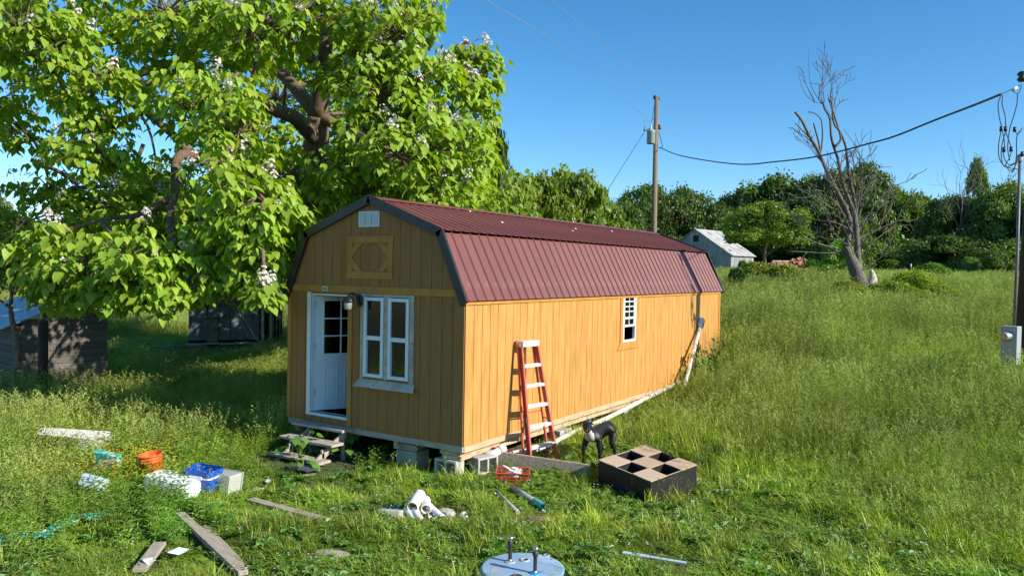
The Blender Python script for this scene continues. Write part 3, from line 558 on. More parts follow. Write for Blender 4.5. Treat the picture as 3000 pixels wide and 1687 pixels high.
fit('pipe_ring',[P(.60,-.30,.0)+Vector((0,0,.03)),P(.595,-.27,.03)+Vector((0,0,.02)),P(.59,-.23,.05)+Vector((0,0,.01))],[.058,.058,.058],'short white pipe ring lying alone in the grass')
def rock(name,c,sx,sy,sz,mt,label,cat,seed,rot=0):
    r=np.random.default_rng(seed); m=MB(); n=12; prof=[]
    k=6; vs=[]
    for i in range(k+1):
        ph=math.pi*i/k-math.pi/2
        for j in range(n): th=2*math.pi*j/n; q=1+r.uniform(-.13,.13); vs.append((math.cos(ph)*math.cos(th)*sx*q,math.cos(ph)*math.sin(th)*sy*q,math.copysign(abs(math.sin(ph))**.6,math.sin(ph))*sz))
    fs=[(i*n+j,i*n+(j+1)%n,(i+1)*n+(j+1)%n,(i+1)*n+j) for i in range(k) for j in range(n)]; m.add(vs,fs,0,False)
    return bevel(m.build(name,mt,label=label,cat=cat,loc=c,rot=(0,0,rot)),.006,1)
q=P(-.32,-.13,.03); m=MB(); m.prism([(-.16,-.05),(.13,-.06),(.17,-.02),(.15,.05),(-.13,.05)],-.04,.06,ax='z',M=Matrix.Translation(q)@Matrix.Rotation(.45,4,'Z')@Matrix.Rotation(-.15,4,'X')); bevel(m.build('concrete_chunk',M['concrete'],label='oblong grey concrete chunk left of the white pipe heap',cat='concrete chunk'),.012)
rock('concrete_chunk',P(.36,-.02,.02),.13,.09,.06,M['concrete'],'rounded grey concrete lump right of the white pipe heap','concrete chunk',4)
m=MB(); r=np.random.default_rng(3); 
for i in range(26): a=r.uniform(0,6.28); rr=r.uniform(.01,.20); c=P(-.30+math.cos(a)*rr,.03+math.sin(a)*rr*.35,.03+r.uniform(0,.05)); s=r.uniform(.02,.06); m.add([c+Vector(r.uniform(-s,s,3)) for _ in range(3)],[(0,1,2)],int(r.integers(0,3)))
m.build('torn_bag',[mat('dark plastic film',(.03,.035,.05),.35,.3,9),M['white'],mat('teal film',(.35,.6,.58),.4,.2,9)],label='torn black and white plastic bag behind the concrete chunk',cat='bag')
rr=np.random.default_rng(11); m=MB()
for i in range(34): c=P(rr.uniform(-.22,.32),rr.uniform(-.30,.06),rr.uniform(.0,.06)); s=rr.uniform(.02,.06); m.add([c+Vector(rr.uniform(-s,s,3)) for _ in range(4)],[(0,1,2),(0,2,3)])
m.build('crumpled_film',M['dirtywhite'],kind='stuff',label='crumpled dirty white film stuffed between the pipe fittings of the heap',cat='film')
rock('flat_stone',gp(1358,1312)+Vector((0,0,.02)),.17,.10,.045,M['stone'],'flat reddish brown stone below the teal pipe end','stone',8,.6)
rock('paving_stone',gp(832,1400)+Vector((0,0,.0)),.25,.20,.035,M['slabst'],'pale grey flat slab sunk in the grass at the lower centre left','slab',9,.3)
a,c=gp(1288,1234)+Vector((0,0,.05)),gp(1368,1284)+Vector((0,0,.05)); k=a.lerp(c,.72)
pp=thing('sewer_pipe',a,'grey pipe with a teal coated open end lying in the grass','pipe'); m=MB(); m.tube([Vector((0,0,0)),k-a],.035,14); m.build('pipe_body',mat('grey old pipe',(.40,.38,.35),.6,.25,20,spots=((.25,.22,.18),12,.6)),pp); m=MB(); m.tube([k-a,c-a],.047,16,cap=False); m.tube([k-a,c-a],.040,16,cap=False); m.tube([k-a,k-a+(c-k).normalized()*.003],.047,16); m.build('coupling',M['teal'],pp)
a,c=gp(1247,1243)+Vector((0,0,.04)),gp(1303,1297)+Vector((0,0,.04)); pipe('old_pipe',[a,c],.028,mat('crusty pipe',(.42,.40,.36),.9,.3,25,spots=((.2,.17,.12),22,.55),bump=.8),'thin crusty grey pipe lying left of the teal ended one','pipe')
a,c=gp(1566,1400)+Vector((0,0,.05)),gp(1726,1424)+Vector((0,0,.04)); m=MB(); m.beam(a,a.lerp(c,.42),.06,.015); m.beam(a.lerp(c,.43),c,.045,.012); bevel(m.build('plastic_strip',M['bluewhite'],label='flat white plastic strip lying in the lawn right of the tank lid',cat='strip'),.003)
# ---------------- boards in the weeds, lower left ----------------
def board(u0,v0,u1,v1,wd,th,lift,label,mt='lumber',name='plank'):
    a=gp(u0,v0)+Vector((0,0,lift)); c=gp(u1,v1)+Vector((0,0,lift)); d=c-a; L_=d.length; q=d.to_track_quat('Y','Z').to_matrix().to_4x4()
    m=MB(); m.box(-wd/2,wd/2,0,L_,-th,0); o=m.build(name,M[mt],label=label,cat='plank'); o.matrix_world=Matrix.Translation(a)@q; return bevel(o,.005)
board(630,1268,826,1322,.12,.04,.08,'weathered plank lying in the grass between steps and pipe heap')
board(452,1308,612,1460,.10,.05,.10,'long lit grey plank, left one of the parallel pair in the weeds')
board(515,1328,606,1425,.10,.04,.03,'shaded grey plank beside the longer lit one in the weeds')
board(402,1385,350,1455,.13,.04,.10,'short pale plank nearly upright to the view at the lower left')
board(655,1232,610,1238,.26,.03,.06,'small piece of grey board near the lowest step')
# ---------------- discarded plastic things on the left ----------------
def gl(u,v,dz=0): q=gp(u,v); q.z+=dz; return q
bk=thing('bucket',gl(385,1235,.16),'orange plastic bucket without lid standing tilted in the weeds','bucket'); bk.rotation_euler=(.10,-.08,.4)
m=MB(); m.lathe([(.12,0),(.122,.01),(.142,.26),(.150,.262),(.150,.27),(.143,.272),(.144,.295),(.152,.297),(.152,.305),(.145,.307),(.146,.335),(.154,.337),(.155,.352),(.149,.356),(.143,.352),(.120,.012),(.001,.012)],36,cap=False); m.build('bucket_body',M['orange'],bk)
m=MB(); m.tube([(.155*math.cos(t),.155*math.sin(t)-.0,.33-.10*math.sin((t-.0))) for t in np.linspace(0,math.pi,14)],.003,6); m.build('bail_handle',M['galv'],bk)
tb=thing('storage_tub',gl(430,1262,.0),'big white plastic tub tipped over among the leafy weeds','tub'); tb.rotation_euler=(0,.0,YAW*-1*-1+.15)
def rbox(m,x,y,z0,z1,r0,r1,rad=.06,mi=0,n=5,close=True):
    def ring(hx,hy,z): 
        o=[]
        for cx,cy,a0 in ((hx-rad,hy-rad,0),(-hx+rad,hy-rad,90),(-hx+rad,-hy+rad,180),(hx-rad,-hy+rad,270)):
            for k in range(n): a=math.radians(a0+90*k/(n-1)); o.append((cx+rad*math.cos(a),cy+rad*math.sin(a),z))
        return o
    A=ring(x*r0,y*r0,z0); B_=ring(x*r1,y*r1,z1); N=len(A); m.add(A+B_,[(i,(i+1)%N,N+(i+1)%N,N+i) for i in range(N)]+([tuple(range(N,2*N))] if close else []),mi,False); return m
m=MB(); rbox(m,.36,.23,0,.32,1.0,.88,.09); rbox(m,.385,.255,-.0,.03,1,1,.09,close=False); m.build('tub_shell',M['white'],tb); tb.rotation_euler=(.0,.14,.35)
for x in (-.2,0,.2): MB().box(x-.012,x+.012,-.236,-.228,.04,.30).build('rib',M['white'],tb)
cl=thing('cool_box',gl(513,1250,.02),'blue cool box with a white band, lid missing, in the weeds','cooler'); cl.rotation_euler=(.05,.03,-.25+.5)
m=MB(); rbox(m,.21,.15,0,.27,.90,1,.04,close=False); rbox(m,.205,.145,.295,.37,1.0,1.02,.05,close=False); rbox(m,.185,.125,.36,.30,1,1,.04); m.add([(-.21,-.15,.0),(.21,-.15,0),(.21,.15,0),(-.21,.15,0)],[(0,3,2,1)]); m.build('body',M['blue'],cl)
m=MB(); rbox(m,.214,.154,.27,.295,1.0,1.0,.04,close=False); m.box(-.09,.10,-.166,-.155,.255,.31); m.build('band',M['white'],cl)
gb=thing('grey_box',gl(580,1248,.16),'light grey plastic case lying on its side right of the blue cool box','box'); gb.rotation_euler=(math.radians(82),.05,.25)
m=MB(); rbox(m,.15,.17,0,.20,1,.80,.02); m.build('shell',M['greyp'],gb); m=MB(); rbox(m,.165,.185,-.02,.0,1,1,.02); m.build('rim',M['greyp'],gb)
bb=thing('small_bin',gl(245,1262,.22),'pale blue-grey plastic bin lying on its side in the tall weeds','bin'); bb.rotation_euler=(1.1,.2,.5); m=MB(); rbox(m,.13,.10,0,.26,1,.78,.03); m.build('shell',M['bluewhite'],bb)
tx_=thing('teal_carton',gl(270,1225,.36),'torn teal and white carton with a pink mark among yellow flowers','carton'); tx_.rotation_euler=(.15,.1,.35)
m=MB(); m.box(-.19,.19,-.05,.05,-.12,.12); m.build('carton_body',mat('teal print',(.06,.42,.36),.5,.2,9,spots=((.72,.78,.72),7,.50)),tx_); m=MB(); m.box(-.135,-.085,-.053,-.051,.03,.09); m.build('square_mark',M['teal'],tx_); m=MB(); m.prism([(-.03,-.04),(.04,-.05),(.06,-.02),(.0,-.005)],-.054,-.0515); m.build('pink_mark',mat('pink print',(.7,.15,.2),.5,.1,9),tx_); m=MB(); m.prism([(.0,.0),(.07,-.005),(.05,.02),(.02,.025)],-.054,-.0515); m.build('hole',M['blackin'],tx_)
# old white enamel door, rounded corner
a=gl(105,1152,.46); c=gl(292,1160,.44); c2=gl(290,1210,.1); ed=thing('enamel_panel',a,'long dirty white enamel panel with a rounded corner lying in the weeds','panel')
ux=(c-a); LN=ux.length; ux.normalize(); yy=(Vector(CAM)-a); yy.z=0; yy=(yy-ux*yy.dot(ux)).normalized(); yy=(yy+Vector((0,0,-.55))).normalized(); zz=ux.cross(yy)
pts=[(0,0),(0,.16)]+[(LN*.62,.20),(LN*.64,.45)]+[(LN,.45)]+[(LN-.14+.14*math.cos(t),.14-.14*math.sin(t)) for t in np.linspace(0,math.pi/2,7)]
m=MB(); m.prism(pts,-.03,0,ax='z',M=Matrix((ux,yy,zz)).transposed().to_4x4()); bevel(m.build('panel_sheet',M['dirtywhite'],ed),.01)
# crumpled teal tarp strips
def tarp(u0,v0,u1,v1,w_,seed,label):
    r=np.random.default_rng(seed); a=gp(u0,v0); c=gp(u1,v1); n=16; k=6; d=(c-a); s=Vector((-d.y,d.x,0)).normalized(); m=MB(); vs=[]
    for i in range(n):
        for j in range(k): q=a+d*(i/(n-1))+s*((j/(k-1)-.5)*w_*(1+.4*math.sin(i*1.3))); vs.append((q.x+r.normal(0,.01),q.y+r.normal(0,.01),G(q.x,q.y)+.10+r.uniform(0,.09)))
    m.add(vs,[(i*k+j,i*k+j+1,(i+1)*k+j+1,(i+1)*k+j) for i in range(n-1) for j in range(k-1)],0,False); o=m.build('tarp_strip',mat('teal tarp',(.05,.40,.34),.35,.2,14,spots=((.45,.68,.62),10,.55)),label=label,cat='tarp'); o.modifiers.new('thick','SOLIDIFY').thickness=.004; return o
tarp(100,1385,190,1330,.16,1,'crumpled teal tarp strip in the middle of the weeds at lower left'); tarp(215,1335,270,1318,.10,2,'small teal tarp scrap furthest from the picture edge'); tarp(-10,1405,60,1375,.13,3,'teal tarp scrap at the very edge of the weeds')
q=gl(672,1222,.07); m=MB(); m.lathe([(.001,-.14),(.03,-.14),(.035,-.12),(.033,.04),(.012,.10),(.013,.13),(.001,.13)],14,M=Matrix.Translation(q)@Matrix.Rotation(.7,4,'Z')@Matrix.Rotation(1.35,4,'X'),cap=False); m.build('plastic_bottle',mat('clear plastic',(.5,.52,.56),.15,.2,20,spots=((.12,.12,.13),12,.5)),label='crushed clear plastic bottle lying left of the lowest step',cat='bottle')
def scrap(u,v,s,mt,label,cat='litter',seed=0,lift=.04):
    r=np.random.default_rng(seed); q=gp(u,v)+Vector((0,0,lift)); m=MB(); n=7; vs=[(0,0,.03*s/.1)]+[(math.cos(6.283*i/n)*s*r.uniform(.6,1.1),math.sin(6.283*i/n)*s*.7*r.uniform(.6,1.1),r.uniform(-.02,.03)) for i in range(n)]
    m.add(vs,[(0,i+1,(i+1)%n+1) for i in range(n)]); o=m.build('litter_scrap',mt,loc=q,label=label,cat=cat); o.modifiers.new('thick','SOLIDIFY').thickness=.004
    return o
scrap(1932,1362,.05,mat('red print',(.6,.03,.05),.4,.3,30,spots=((.7,.7,.75),18,.5)),'small red and white wrapper in the lawn at the lower right','wrapper',1,.07)
scrap(450,1415,.15,M['white'],'long white plastic rag between the boards and the short plank','rag',2,.12); scrap(375,1440,.10,M['white'],'white rag at the foot of the short plank','rag',3,.12)
scrap(1250,1250,.04,M['white'],'tiny white scrap left of the crusty pipe','scrap',5); scrap(1368,1634-340,.03,M['white'],'tiny pale scrap next to the brown stone','scrap',6)
scrap(922,1405,.05,M['bluewhite'],'small pale scrap right of the sunk slab','scrap',8)
# ---------------- dog ----------------
def skinned(name,V,E_,parent,mt,sub=2,root=0):
    me=bpy.data.meshes.new(name); me.from_pydata([v[:3] for v in V],E_,[]); o=put(me,name,parent); me.materials.append(mt)
    sk=o.modifiers.new('skin','SKIN'); sk.use_smooth_shade=True
    lay=me.skin_vertices[0].data if me.skin_vertices else None
    for i,v in enumerate(V): lay[i].radius=(v[3],v[4] if len(v)>4 else v[3]); lay[i].use_root=(i==root)
    s=o.modifiers.new('sub','SUBSURF'); s.levels=sub; s.render_levels=sub; return o
dm,t,out=newmat('black coat'); p=t.nodes.new('ShaderNodeBsdfPrincipled'); t.links.new(p.outputs[0],out.inputs[0]); p.inputs['Roughness'].default_value=.5; p.inputs['Specular IOR Level'].default_value=.35
tc=t.nodes.new('ShaderNodeTexCoord'); vm=t.nodes.new('ShaderNodeVectorMath'); vm.operation='SUBTRACT'; vm.inputs[1].default_value=(.405,.045,.455); v2=t.nodes.new('ShaderNodeVectorMath'); v2.operation='MULTIPLY'; v2.inputs[1].default_value=(9,12,9)
nz=t.nodes.new('ShaderNodeTexNoise'); nz.inputs['Scale'].default_value=9; va=t.nodes.new('ShaderNodeVectorMath'); va.operation='ADD'; ln=t.nodes.new('ShaderNodeVectorMath'); ln.operation='LENGTH'
t.links.new(tc.outputs['Object'],vm.inputs[0]); t.links.new(vm.outputs[0],v2.inputs[0]); t.links.new(tc.outputs['Object'],nz.inputs[0]); t.links.new(v2.outputs[0],va.inputs[0]); t.links.new(nz.outputs['Color'],va.inputs[1]); t.links.new(va.outputs[0],ln.inputs[0])
r=t.nodes.new('ShaderNodeValToRGB'); r.color_ramp.elements[0].position=.98; r.color_ramp.elements[0].color=(.55,.48,.42,1); r.color_ramp.elements[1].position=1.06; r.color_ramp.elements[1].color=(.011,.010,.011,1); t.links.new(ln.outputs['Value'],r.inputs[0]); t.links.new(r.outputs[0],p.inputs['Base Color'])
dogp=Vector((1.16,1.98,-.475)); dog=thing('dog',dogp,'black short haired dog with a white chest standing behind the black box','dog'); dog.rotation_euler=(0,0,math.radians(-87)); dog.scale=(1.22,)*3
# body runs along +x (head at +x)
V=[(-.26,0,.44,.070,.075),(-.12,0,.455,.062,.070),(.04,0,.43,.072,.095),(.18,0,.41,.082,.115),(.26,0,.43,.072,.095),(.32,0,.50,.050,.060),(.37,0,.555,.045,.050),
 (-.33,0,.46,.05,.055),(-.39,0,.42,.016),(-.43,0,.33,.011),(-.45,0,.22,.007),
 (.20,.085,.36,.042,.055),(.21,.10,.25,.030),(.195,.10,.15,.019),(.20,.10,.05,.017),(.235,.10,.014,.023),
 (.20,-.085,.36,.042,.055),(.25,-.10,.25,.030),(.245,-.10,.15,.019),(.255,-.10,.05,.017),(.29,-.10,.014,.023),
 (-.25,.085,.36,.050,.068),(-.18,.10,.24,.036),(-.28,.10,.155,.024),(-.285,.10,.06,.018),(-.25,.10,.014,.022),
 (-.27,-.085,.36,.050,.068),(-.22,-.10,.24,.036),(-.33,-.10,.155,.024),(-.335,-.10,.06,.018),(-.30,-.10,.014,.022),
 (.44,.0,.575,.074,.066),(.495,0,.555,.056,.048),(.54,0,.538,.044,.040),(.568,0,.533,.038,.034)]
E_=[(0,1),(1,2),(2,3),(3,4),(4,5),(5,6),(0,7),(7,8),(8,9),(9,10),(3,11),(11,12),(12,13),(13,14),(14,15),(3,16),(16,17),(17,18),(18,19),(19,20),(0,21),(21,22),(22,23),(23,24),(24,25),(0,26),(26,27),(27,28),(28,29),(29,30),(6,31),(31,32),(32,33),(33,34)]
# head turned towards the viewer
for i in (31,32,33,34):
    x,y,z=V[i][:3]; dx,dz=x-.38,z-.555; a=.42; V[i]=(.38+dx*math.cos(a)*.9,dx*math.sin(a),z)+V[i][3:]
skinned('dog_body',V,E_,dog,dm)
ha=.42; HF=Vector((math.cos(ha),math.sin(ha),0)); HL=Vector((-math.sin(ha),math.cos(ha),0)); SC=Vector((.38,0,.575))+HF*.054; UZ=Vector((0,0,1))
for s in (-1,1):
    B0=SC+HL*s*.026+UZ*.022-HF*.012; pts=[B0-HF*.02,B0+HF*.025,B0+HL*s*.020+UZ*.030-HF*.015,B0+HL*s*.045+UZ*.026+HF*.012,B0+HL*s*.080-UZ*.012+HF*.035,B0+HL*s*.045-UZ*.004-HF*.015]
    m=MB(); m.add(pts,[(0,1,2),(1,3,2),(1,4,3),(2,3,5),(0,2,5),(3,4,5)],0,True); o=m.build('ear',dm,dog); x=o.modifiers.new('t','SOLIDIFY'); x.thickness=.010; x=o.modifiers.new('s','SUBSURF'); x.levels=1; x.render_levels=1
    MB().lathe([(.001,.009),(.007,.006),(.009,0),(.005,-.006)],8,M=Matrix.Translation(SC+HF*.052+HL*s*.026+UZ*.012)@Matrix.Rotation(math.pi/2,4,'Y'),cap=False).build('eye',mat('eye',(.10,.05,.02),.08,.1,5,spec=.9),dog)
MB().lathe([(.001,.014),(.014,.010),(.018,0),(.012,-.012)],10,M=Matrix.Translation(Vector((.38,0,.536))+HF*.196)@Matrix.Rotation(ha,4,'Z')@Matrix.Rotation(math.pi/2,4,'Y'),cap=False).build('nose',mat('nose',(.02,.018,.018),.2,.1,5,spec=.8),dog)

# ---------------- poles and wires ----------------
def sag(pts,n=12):
    o=[]; 
    P_=[Vector(p) for p in pts]; P_=[P_[0]*2-P_[1]]+P_+[P_[-1]*2-P_[-2]]
    for i in range(1,len(P_)-2):
        for k in range(n):
            t=k/n; a,b_,c,d=P_[i-1:i+3]; o.append(.5*((2*b_)+(c-a)*t+(2*a-5*b_+4*c-d)*t*t+(3*b_-a-3*c+d)*t**3))
    o.append(P_[-2]); return o
DU=42; ub=wp(1645,590,DU); ut=wp(1652,243,DU); gzb=G(ub.x,ub.y); d=(ut-ub); base=ub+d*((gzb-.3-ub.z)/d.z)
up_=thing('utility_pole',base,'tall weathered wooden utility pole carrying a grey transformer, behind the shed','utility pole'); B=base
m=MB(); m.tube([base-B,ub-B,ut-B],[.165,.15,.115],16); m.build('pole',M['polew'],up_)
U=lambda u,v,dd=0: wp(u,v,DU+dd)-B
m=MB(); a=U(1637,362,-.1); m.lathe([(.20,0),(.22,.02),(.22,.62),(.235,.64),(.235,.68),(.2,.72),(.001,.74)],20,M=Matrix.Translation(a),cap=False); m.build('transformer',mat('transformer grey',(.30,.36,.36),.45,.1,3),up_)
m=MB(); a=U(1637,328,-.1); m.lathe([(.05,0),(.07,.03),(.04,.06),(.07,.10),(.04,.13),(.06,.17),(.035,.20),(.05,.24),(.02,.28),(.02,.42)],12,M=Matrix.Translation(a)); m.build('bushing',mat('porcelain',(.45,.40,.38),.3,.1,5),up_)
m=MB(); m.beam(U(1622,330),U(1646,318),.05,.05); m.beam(U(1620,305),U(1646,300),.04,.04); m.build('bracket',M['galv'],up_)
m=MB(); m.lathe([(.04,0),(.08,.03),(.05,.07),(.08,.11),(.03,.16),(.03,.3)],10,M=Matrix.Translation(U(1622,331))); m.build('cutout',mat('brown porcelain',(.22,.14,.12),.3,.1,5),up_)
for du,dv in ((-5,2),(4,4)): m=MB(); m.lathe([(.05,0),(.10,.04),(.06,.08),(.10,.13),(.04,.2)],10,M=Matrix.Translation(U(1652+du,248+dv))); m.build('insulator',M['blackm'],up_)
m=MB(); m.lathe([(.07,0),(.12,.05),(.07,.12),(.12,.2),(.06,.25)],10,M=Matrix.Translation(U(1658,326))); m.build('insulator',M['blackm'],up_)
def wire(name,pts,r,label,mt=None,n=5,grp=None,cat='wire'):
    m=MB(); m.tube(sag(pts),r,n); return m.build(name,mt or M['wire'],label=label,cat=cat,group=grp)
wire('drip_wire',[wp(1648,258,DU),wp(1640,300,DU),wp(1637,322,DU)],.012,'short jumper wire on the left of the utility pole above the transformer')
wire('drip_wire',[wp(1656,330,DU),wp(1666,365,DU-.2),wp(1664,372,DU),wp(1655,372,DU)],.018,'loop of black cable hanging right of the transformer')
wire('power_line',[wp(1630,300,DU),wp(1430,130,30),wp(1224,0,22),wp(900,-230,15)],.009,'lower of the two thin lines rising to the upper left from the utility pole',M['galv'])
wire('power_line',[wp(1650,240,DU),wp(1530,120,32),wp(1386,0,25),wp(1100,-260,17)],.009,'upper of the two thin lines rising to the upper left from the utility pole',M['galv'])
wire('power_line',[wp(1654,245,DU),wp(1717,290,55),wp(1850,350,75),wp(2020,410,110)],.010,'thin line fading right from the top of the utility pole towards the woods',M['galv'])
wire('power_line',[wp(1658,322,DU),wp(1760,362,55),wp(1880,405,75),wp(2060,470,110)],.010,'lower thin line fading right from beside the transformer',M['galv'])
wire('guy_wire',[wp(1620,334,DU),wp(1568,416,DU-1),wp(1515,500,DU-2),wp(1440,618,DU-3)],.016,'slanting guy wire running down left from the utility pole')
SW=[(1660,372),(1717,393),(1851,413),(1951,407),(2061,393),(2184,362),(2251,343),(2351,303),(2450,265),(2517,238)]
def dq(u): return 42+(15.8-42)*((u-1660)/(2571-1660))**.75
main=[wp(u,v,dq(u)) for u,v in SW]; wire('service_cable',main,.026,'thick twisted black service cable sagging across the sky to the meter pole',n=6,cat='cable')
wire('support_wire',[wp(2517,238,dq(2517)),wp(2571,213,15.8)],.010,'bare end of the service cable tied to the meter pole',M['galv'])
# meter pole
mb=Vector((6.62,10.13,0)); mb.z=G(mb.x,mb.y); mp_=thing('meter_pole',mb,'dark creosoted pole with a conduit and a grey meter box at the picture edge','pole')
top=Vector((6.80,10.15,6.95)); m=MB(); m.tube([Vector((0,0,-.3)),top-mb],[.165,.135],18); m.build('pole',M['poled'],mp_)
K=lambda u,v,D=15.7: wp(u,v,D)-mb
m=MB(); m.tube([K(2551,822,15.70),K(2559,640,15.75),K(2566,404,15.78)],.030,10); m.tube([K(2566,404,15.78),K(2567,400,15.78)],.055,10); m.build('conduit',mat('grey conduit',(.15,.155,.165),.5,.15,5),mp_)
m=MB(); m.lathe([(.05,-.07),(.065,0),(.05,.06),(.001,.085)],14,M=Matrix.Translation(K(2565,398,15.75)),cap=False); m.build('weather_head',M['galv'],mp_)
bc=K(2543,868,15.45); Mz=Matrix.Translation(bc)@Matrix.Rotation(math.radians(-20),4,'Z'); o=MB().box(-.145,.145,-.11,.11,-.38,.38,0,Mz).build('meter_box',M['meter'],mp_); bevel(o,.012)
bevel(MB().box(-.115,.09,-.120,-.111,-.27,-.02,0,Mz).build('breaker_door',M['meter'],mp_),.004)
m=MB(); m.lathe([(.10,0),(.10,.035),(.085,.04),(.085,.13),(.07,.15),(.001,.155)],22,M=Mz@Matrix.Translation((-.025,-.11,.18))@Matrix.Rotation(math.pi/2,4,'X'),cap=False); m.build('meter_ring',M['galv'],mp_)
m=MB(); m.lathe([(.078,.12),(.078,.175),(.06,.185),(.001,.188)],22,M=Mz@Matrix.Translation((-.025,-.11,.18))@Matrix.Rotation(math.pi/2,4,'X'),cap=False); m.build('meter_face',M['meterg'],mp_)
m=MB(); m.tube([Mz@Vector((-.06,0,-.44)),Mz@Vector((-.05,0,-1.6))],.035,10); m.build('conduit',M['galv'],mp_)
m=MB(); m.lathe([(.05,0),(.09,.05),(.05,.1),(.09,.15),(.05,.2)],10,M=Matrix.Translation(K(2570,206,15.70))); m.build('insulator',M['blackm'],mp_)
lp_=thing('drip_loops',mb,'bundle of drooping black service wires with connectors beside the meter pole','wires')
def wl(pts,r=.010): m=MB(); m.tube(sag([K(u,v,15.7) for u,v in pts],6),r,5); m.build('loop_wire',M['wire'],lp_)
wl([(2518,240),(2511,262),(2513,290),(2519,318)]); wl([(2522,240),(2521,262),(2528,290),(2530,318)]); wl([(2545,228),(2560,236),(2570,218)],.008); wl([(2560,236),(2558,262),(2549,296),(2540,325),(2535,372),(2540,404)])
wl([(2518,332),(2512,365),(2513,395),(2524,415),(2545,424),(2568,426)]); wl([(2522,332),(2526,352),(2527,370)]); wl([(2530,332),(2540,360),(2544,372)]); wl([(2530,332),(2521,362),(2519,395),(2528,420),(2560,410)])
wl([(2524,384),(2527,400),(2540,415),(2562,404)]); wl([(2544,384),(2538,400),(2530,416),(2545,430),(2560,405)]); wl([(2570,325),(2558,345),(2557,390),(2552,425),(2545,434)]); wl([(2553,328),(2560,338),(2572,322)])
for u,v in ((2519,325),(2530,325),(2526,377),(2544,376),(2572,388),(2553,326)):
    m=MB(); m.tube([K(u,v-6,15.7),K(u-1,v+6,15.7)],.030,8); m.build('connector',M['blackm'],lp_)
m=MB(); m.tube([K(2546,228,15.7),K(2558,220,15.7)],.03,8); m.build('connector',M['pvc'],lp_)
wire('red_cable',[wp(2468,930,15.9),wp(2495,934,15.7),wp(2520,950,15.5),wp(2535,965,15.3)],.018,'red cable lying in the tall grass by the meter pole',M['orange'],cat='cable')
# ---------------- barn ----------------
DB=105; fwd=Vector((-.547,.837,0)); rt=Vector((.837,.547,0))
def bz(u,v): return wp(u,v,DB)
A=bz(1715,690); A.z=G(A.x,A.y)-.4; Bc=bz(1838,690); Bc.z=A.z; pk=bz(1757,573); ez=bz(1838,640).z
barn=thing('barn',Vector((Bc.x,Bc.y,A.z)),'old grey sheet metal barn with a steep gable beyond the far end of the shed','barn'); O=barn.location.copy()
wx=(A-Bc); wx.z=0; WB=wx.length; wx.normalize(); ly=Vector((wx.y,-wx.x,0)); ly=ly if ly.dot(fwd)>0 else -ly
ly=Vector((.2,.98,0)).normalized(); wx=Vector((-ly.y,ly.x,0))
MBn=Matrix((wx,ly,Vector((0,0,1)))).transposed().to_4x4(); he=ez-O.z; hp=pk.z-O.z; LB=6.2; WB=11.
def bt(x): return he+(hp-he)*(1-abs(x-WB/2)/(WB/2))
n=12
for i in range(n):
    x0=WB*i/n+.01; x1=WB*(i+1)/n-.01; s=x0
    mid=WB/2; pts=[(x0,.0),(x1,0),(x1,bt(x1))]+([(mid,bt(mid))] if x0<mid<x1 else [])+[(x0,bt(x0))]
    jz=1.8+.7*(i%3); 
    MB().prism(pts,-.03-.01*(i%2),0.02,M=MBn).build('wall_sheet',M['barnt'],barn)
for i in range(8):
    y0=LB*i/8+.01; y1=LB*(i+1)/8-.01
    MB().box(-.02-.01*(i%2),.03,y0,y1,0,he-.02,0,MBn).build('wall_sheet',M['barnt'],barn); MB().box(WB-.03,WB+.02,y0,y1,0,he-.02,0,MBn).build('wall_sheet',M['barnt'],barn)
for i in range(8):
    y0=-.3+(LB+.6)*i/8; y1=-.3+(LB+.6)*(i+1)/8-.012
    for sg in (0,1):
        xe=-.35 if sg==0 else WB+.35; ze=he-.12; xm=WB/2
        m=MB(); m.add([(xe,y0,ze),(xm,y0,hp+.08),(xm,y1,hp+.08),(xe,y1,ze),(xe,y0,ze-.05),(xm,y0,hp+.03),(xm,y1,hp+.03),(xe,y1,ze-.05)],[(0,1,2,3),(7,6,5,4),(0,4,5,1),(1,5,6,2),(2,6,7,3),(3,7,4,0)]); m.v=[tuple(MBn@Vector(v)) for v in m.v]; m.build('roof_sheet',M['barnr'],barn)
x=WB/2-.1; m=MB(); m.box(x-.45,x+.45,-.08,-.045,hp-1.75,hp-.85,0,MBn); m.box(x-.55,x-.45,-.09,-.045,hp-1.85,hp-.75,1,MBn); m.box(x+.45,x+.55,-.09,-.045,hp-1.85,hp-.75,1,MBn); m.box(x-.45,x+.45,-.09,-.045,hp-.85,hp-.75,1,MBn); m.box(x-.45,x+.45,-.09,-.045,hp-1.85,hp-1.75,1,MBn); m.build('loft_hatch',[M['dark'],M['lumber']],barn)
# concrete trough and brick pile
q=wp(1942,676,88); q2=wp(2052,676,88); q3=wp(2085,676,83); zt_=wp(1990,657,88).z
tr=thing('concrete_trough',q,'long low pale concrete wall behind the heap of broken bricks','wall'); m=MB()
for a,c in ((q,q2),(q2,q3)):
    d=c-a; k=MB(); k.beam(Vector((a.x,a.y,zt_-1.2))-q,Vector((c.x,c.y,zt_-1.2))-q,.3,2.2); m.add(k.v,k.f)
m.build('wall_body',M['concrete'],tr); bevel(MB().beam(Vector((q.x,q.y,zt_-.02))-q,Vector((q2.x,q2.y,zt_-.02))-q,.4,.12).build('coping',M['dirtywhite'],tr),.02)
r=np.random.default_rng(5); c0=wp(1995,697,84); heap=thing('brick_pile',(c0.x,c0.y,G(c0.x,c0.y)),'heap of broken orange bricks in front of the low concrete wall','brick pile')
bme=[MB().box(-a,a,-b_,b_,-c,c).mesh('brick',M['brick']) for a,b_,c in ((.16,.10,.07),(.22,.12,.09),(.12,.12,.08),(.28,.14,.10))]
hz=heap.location.z
def hh(x,y): return max(0,1.75*(1-(x/4.0)**2)*(1-(y/2.)**2)+.25*math.sin(2*x))
m=MB(); g=16; vs=[]
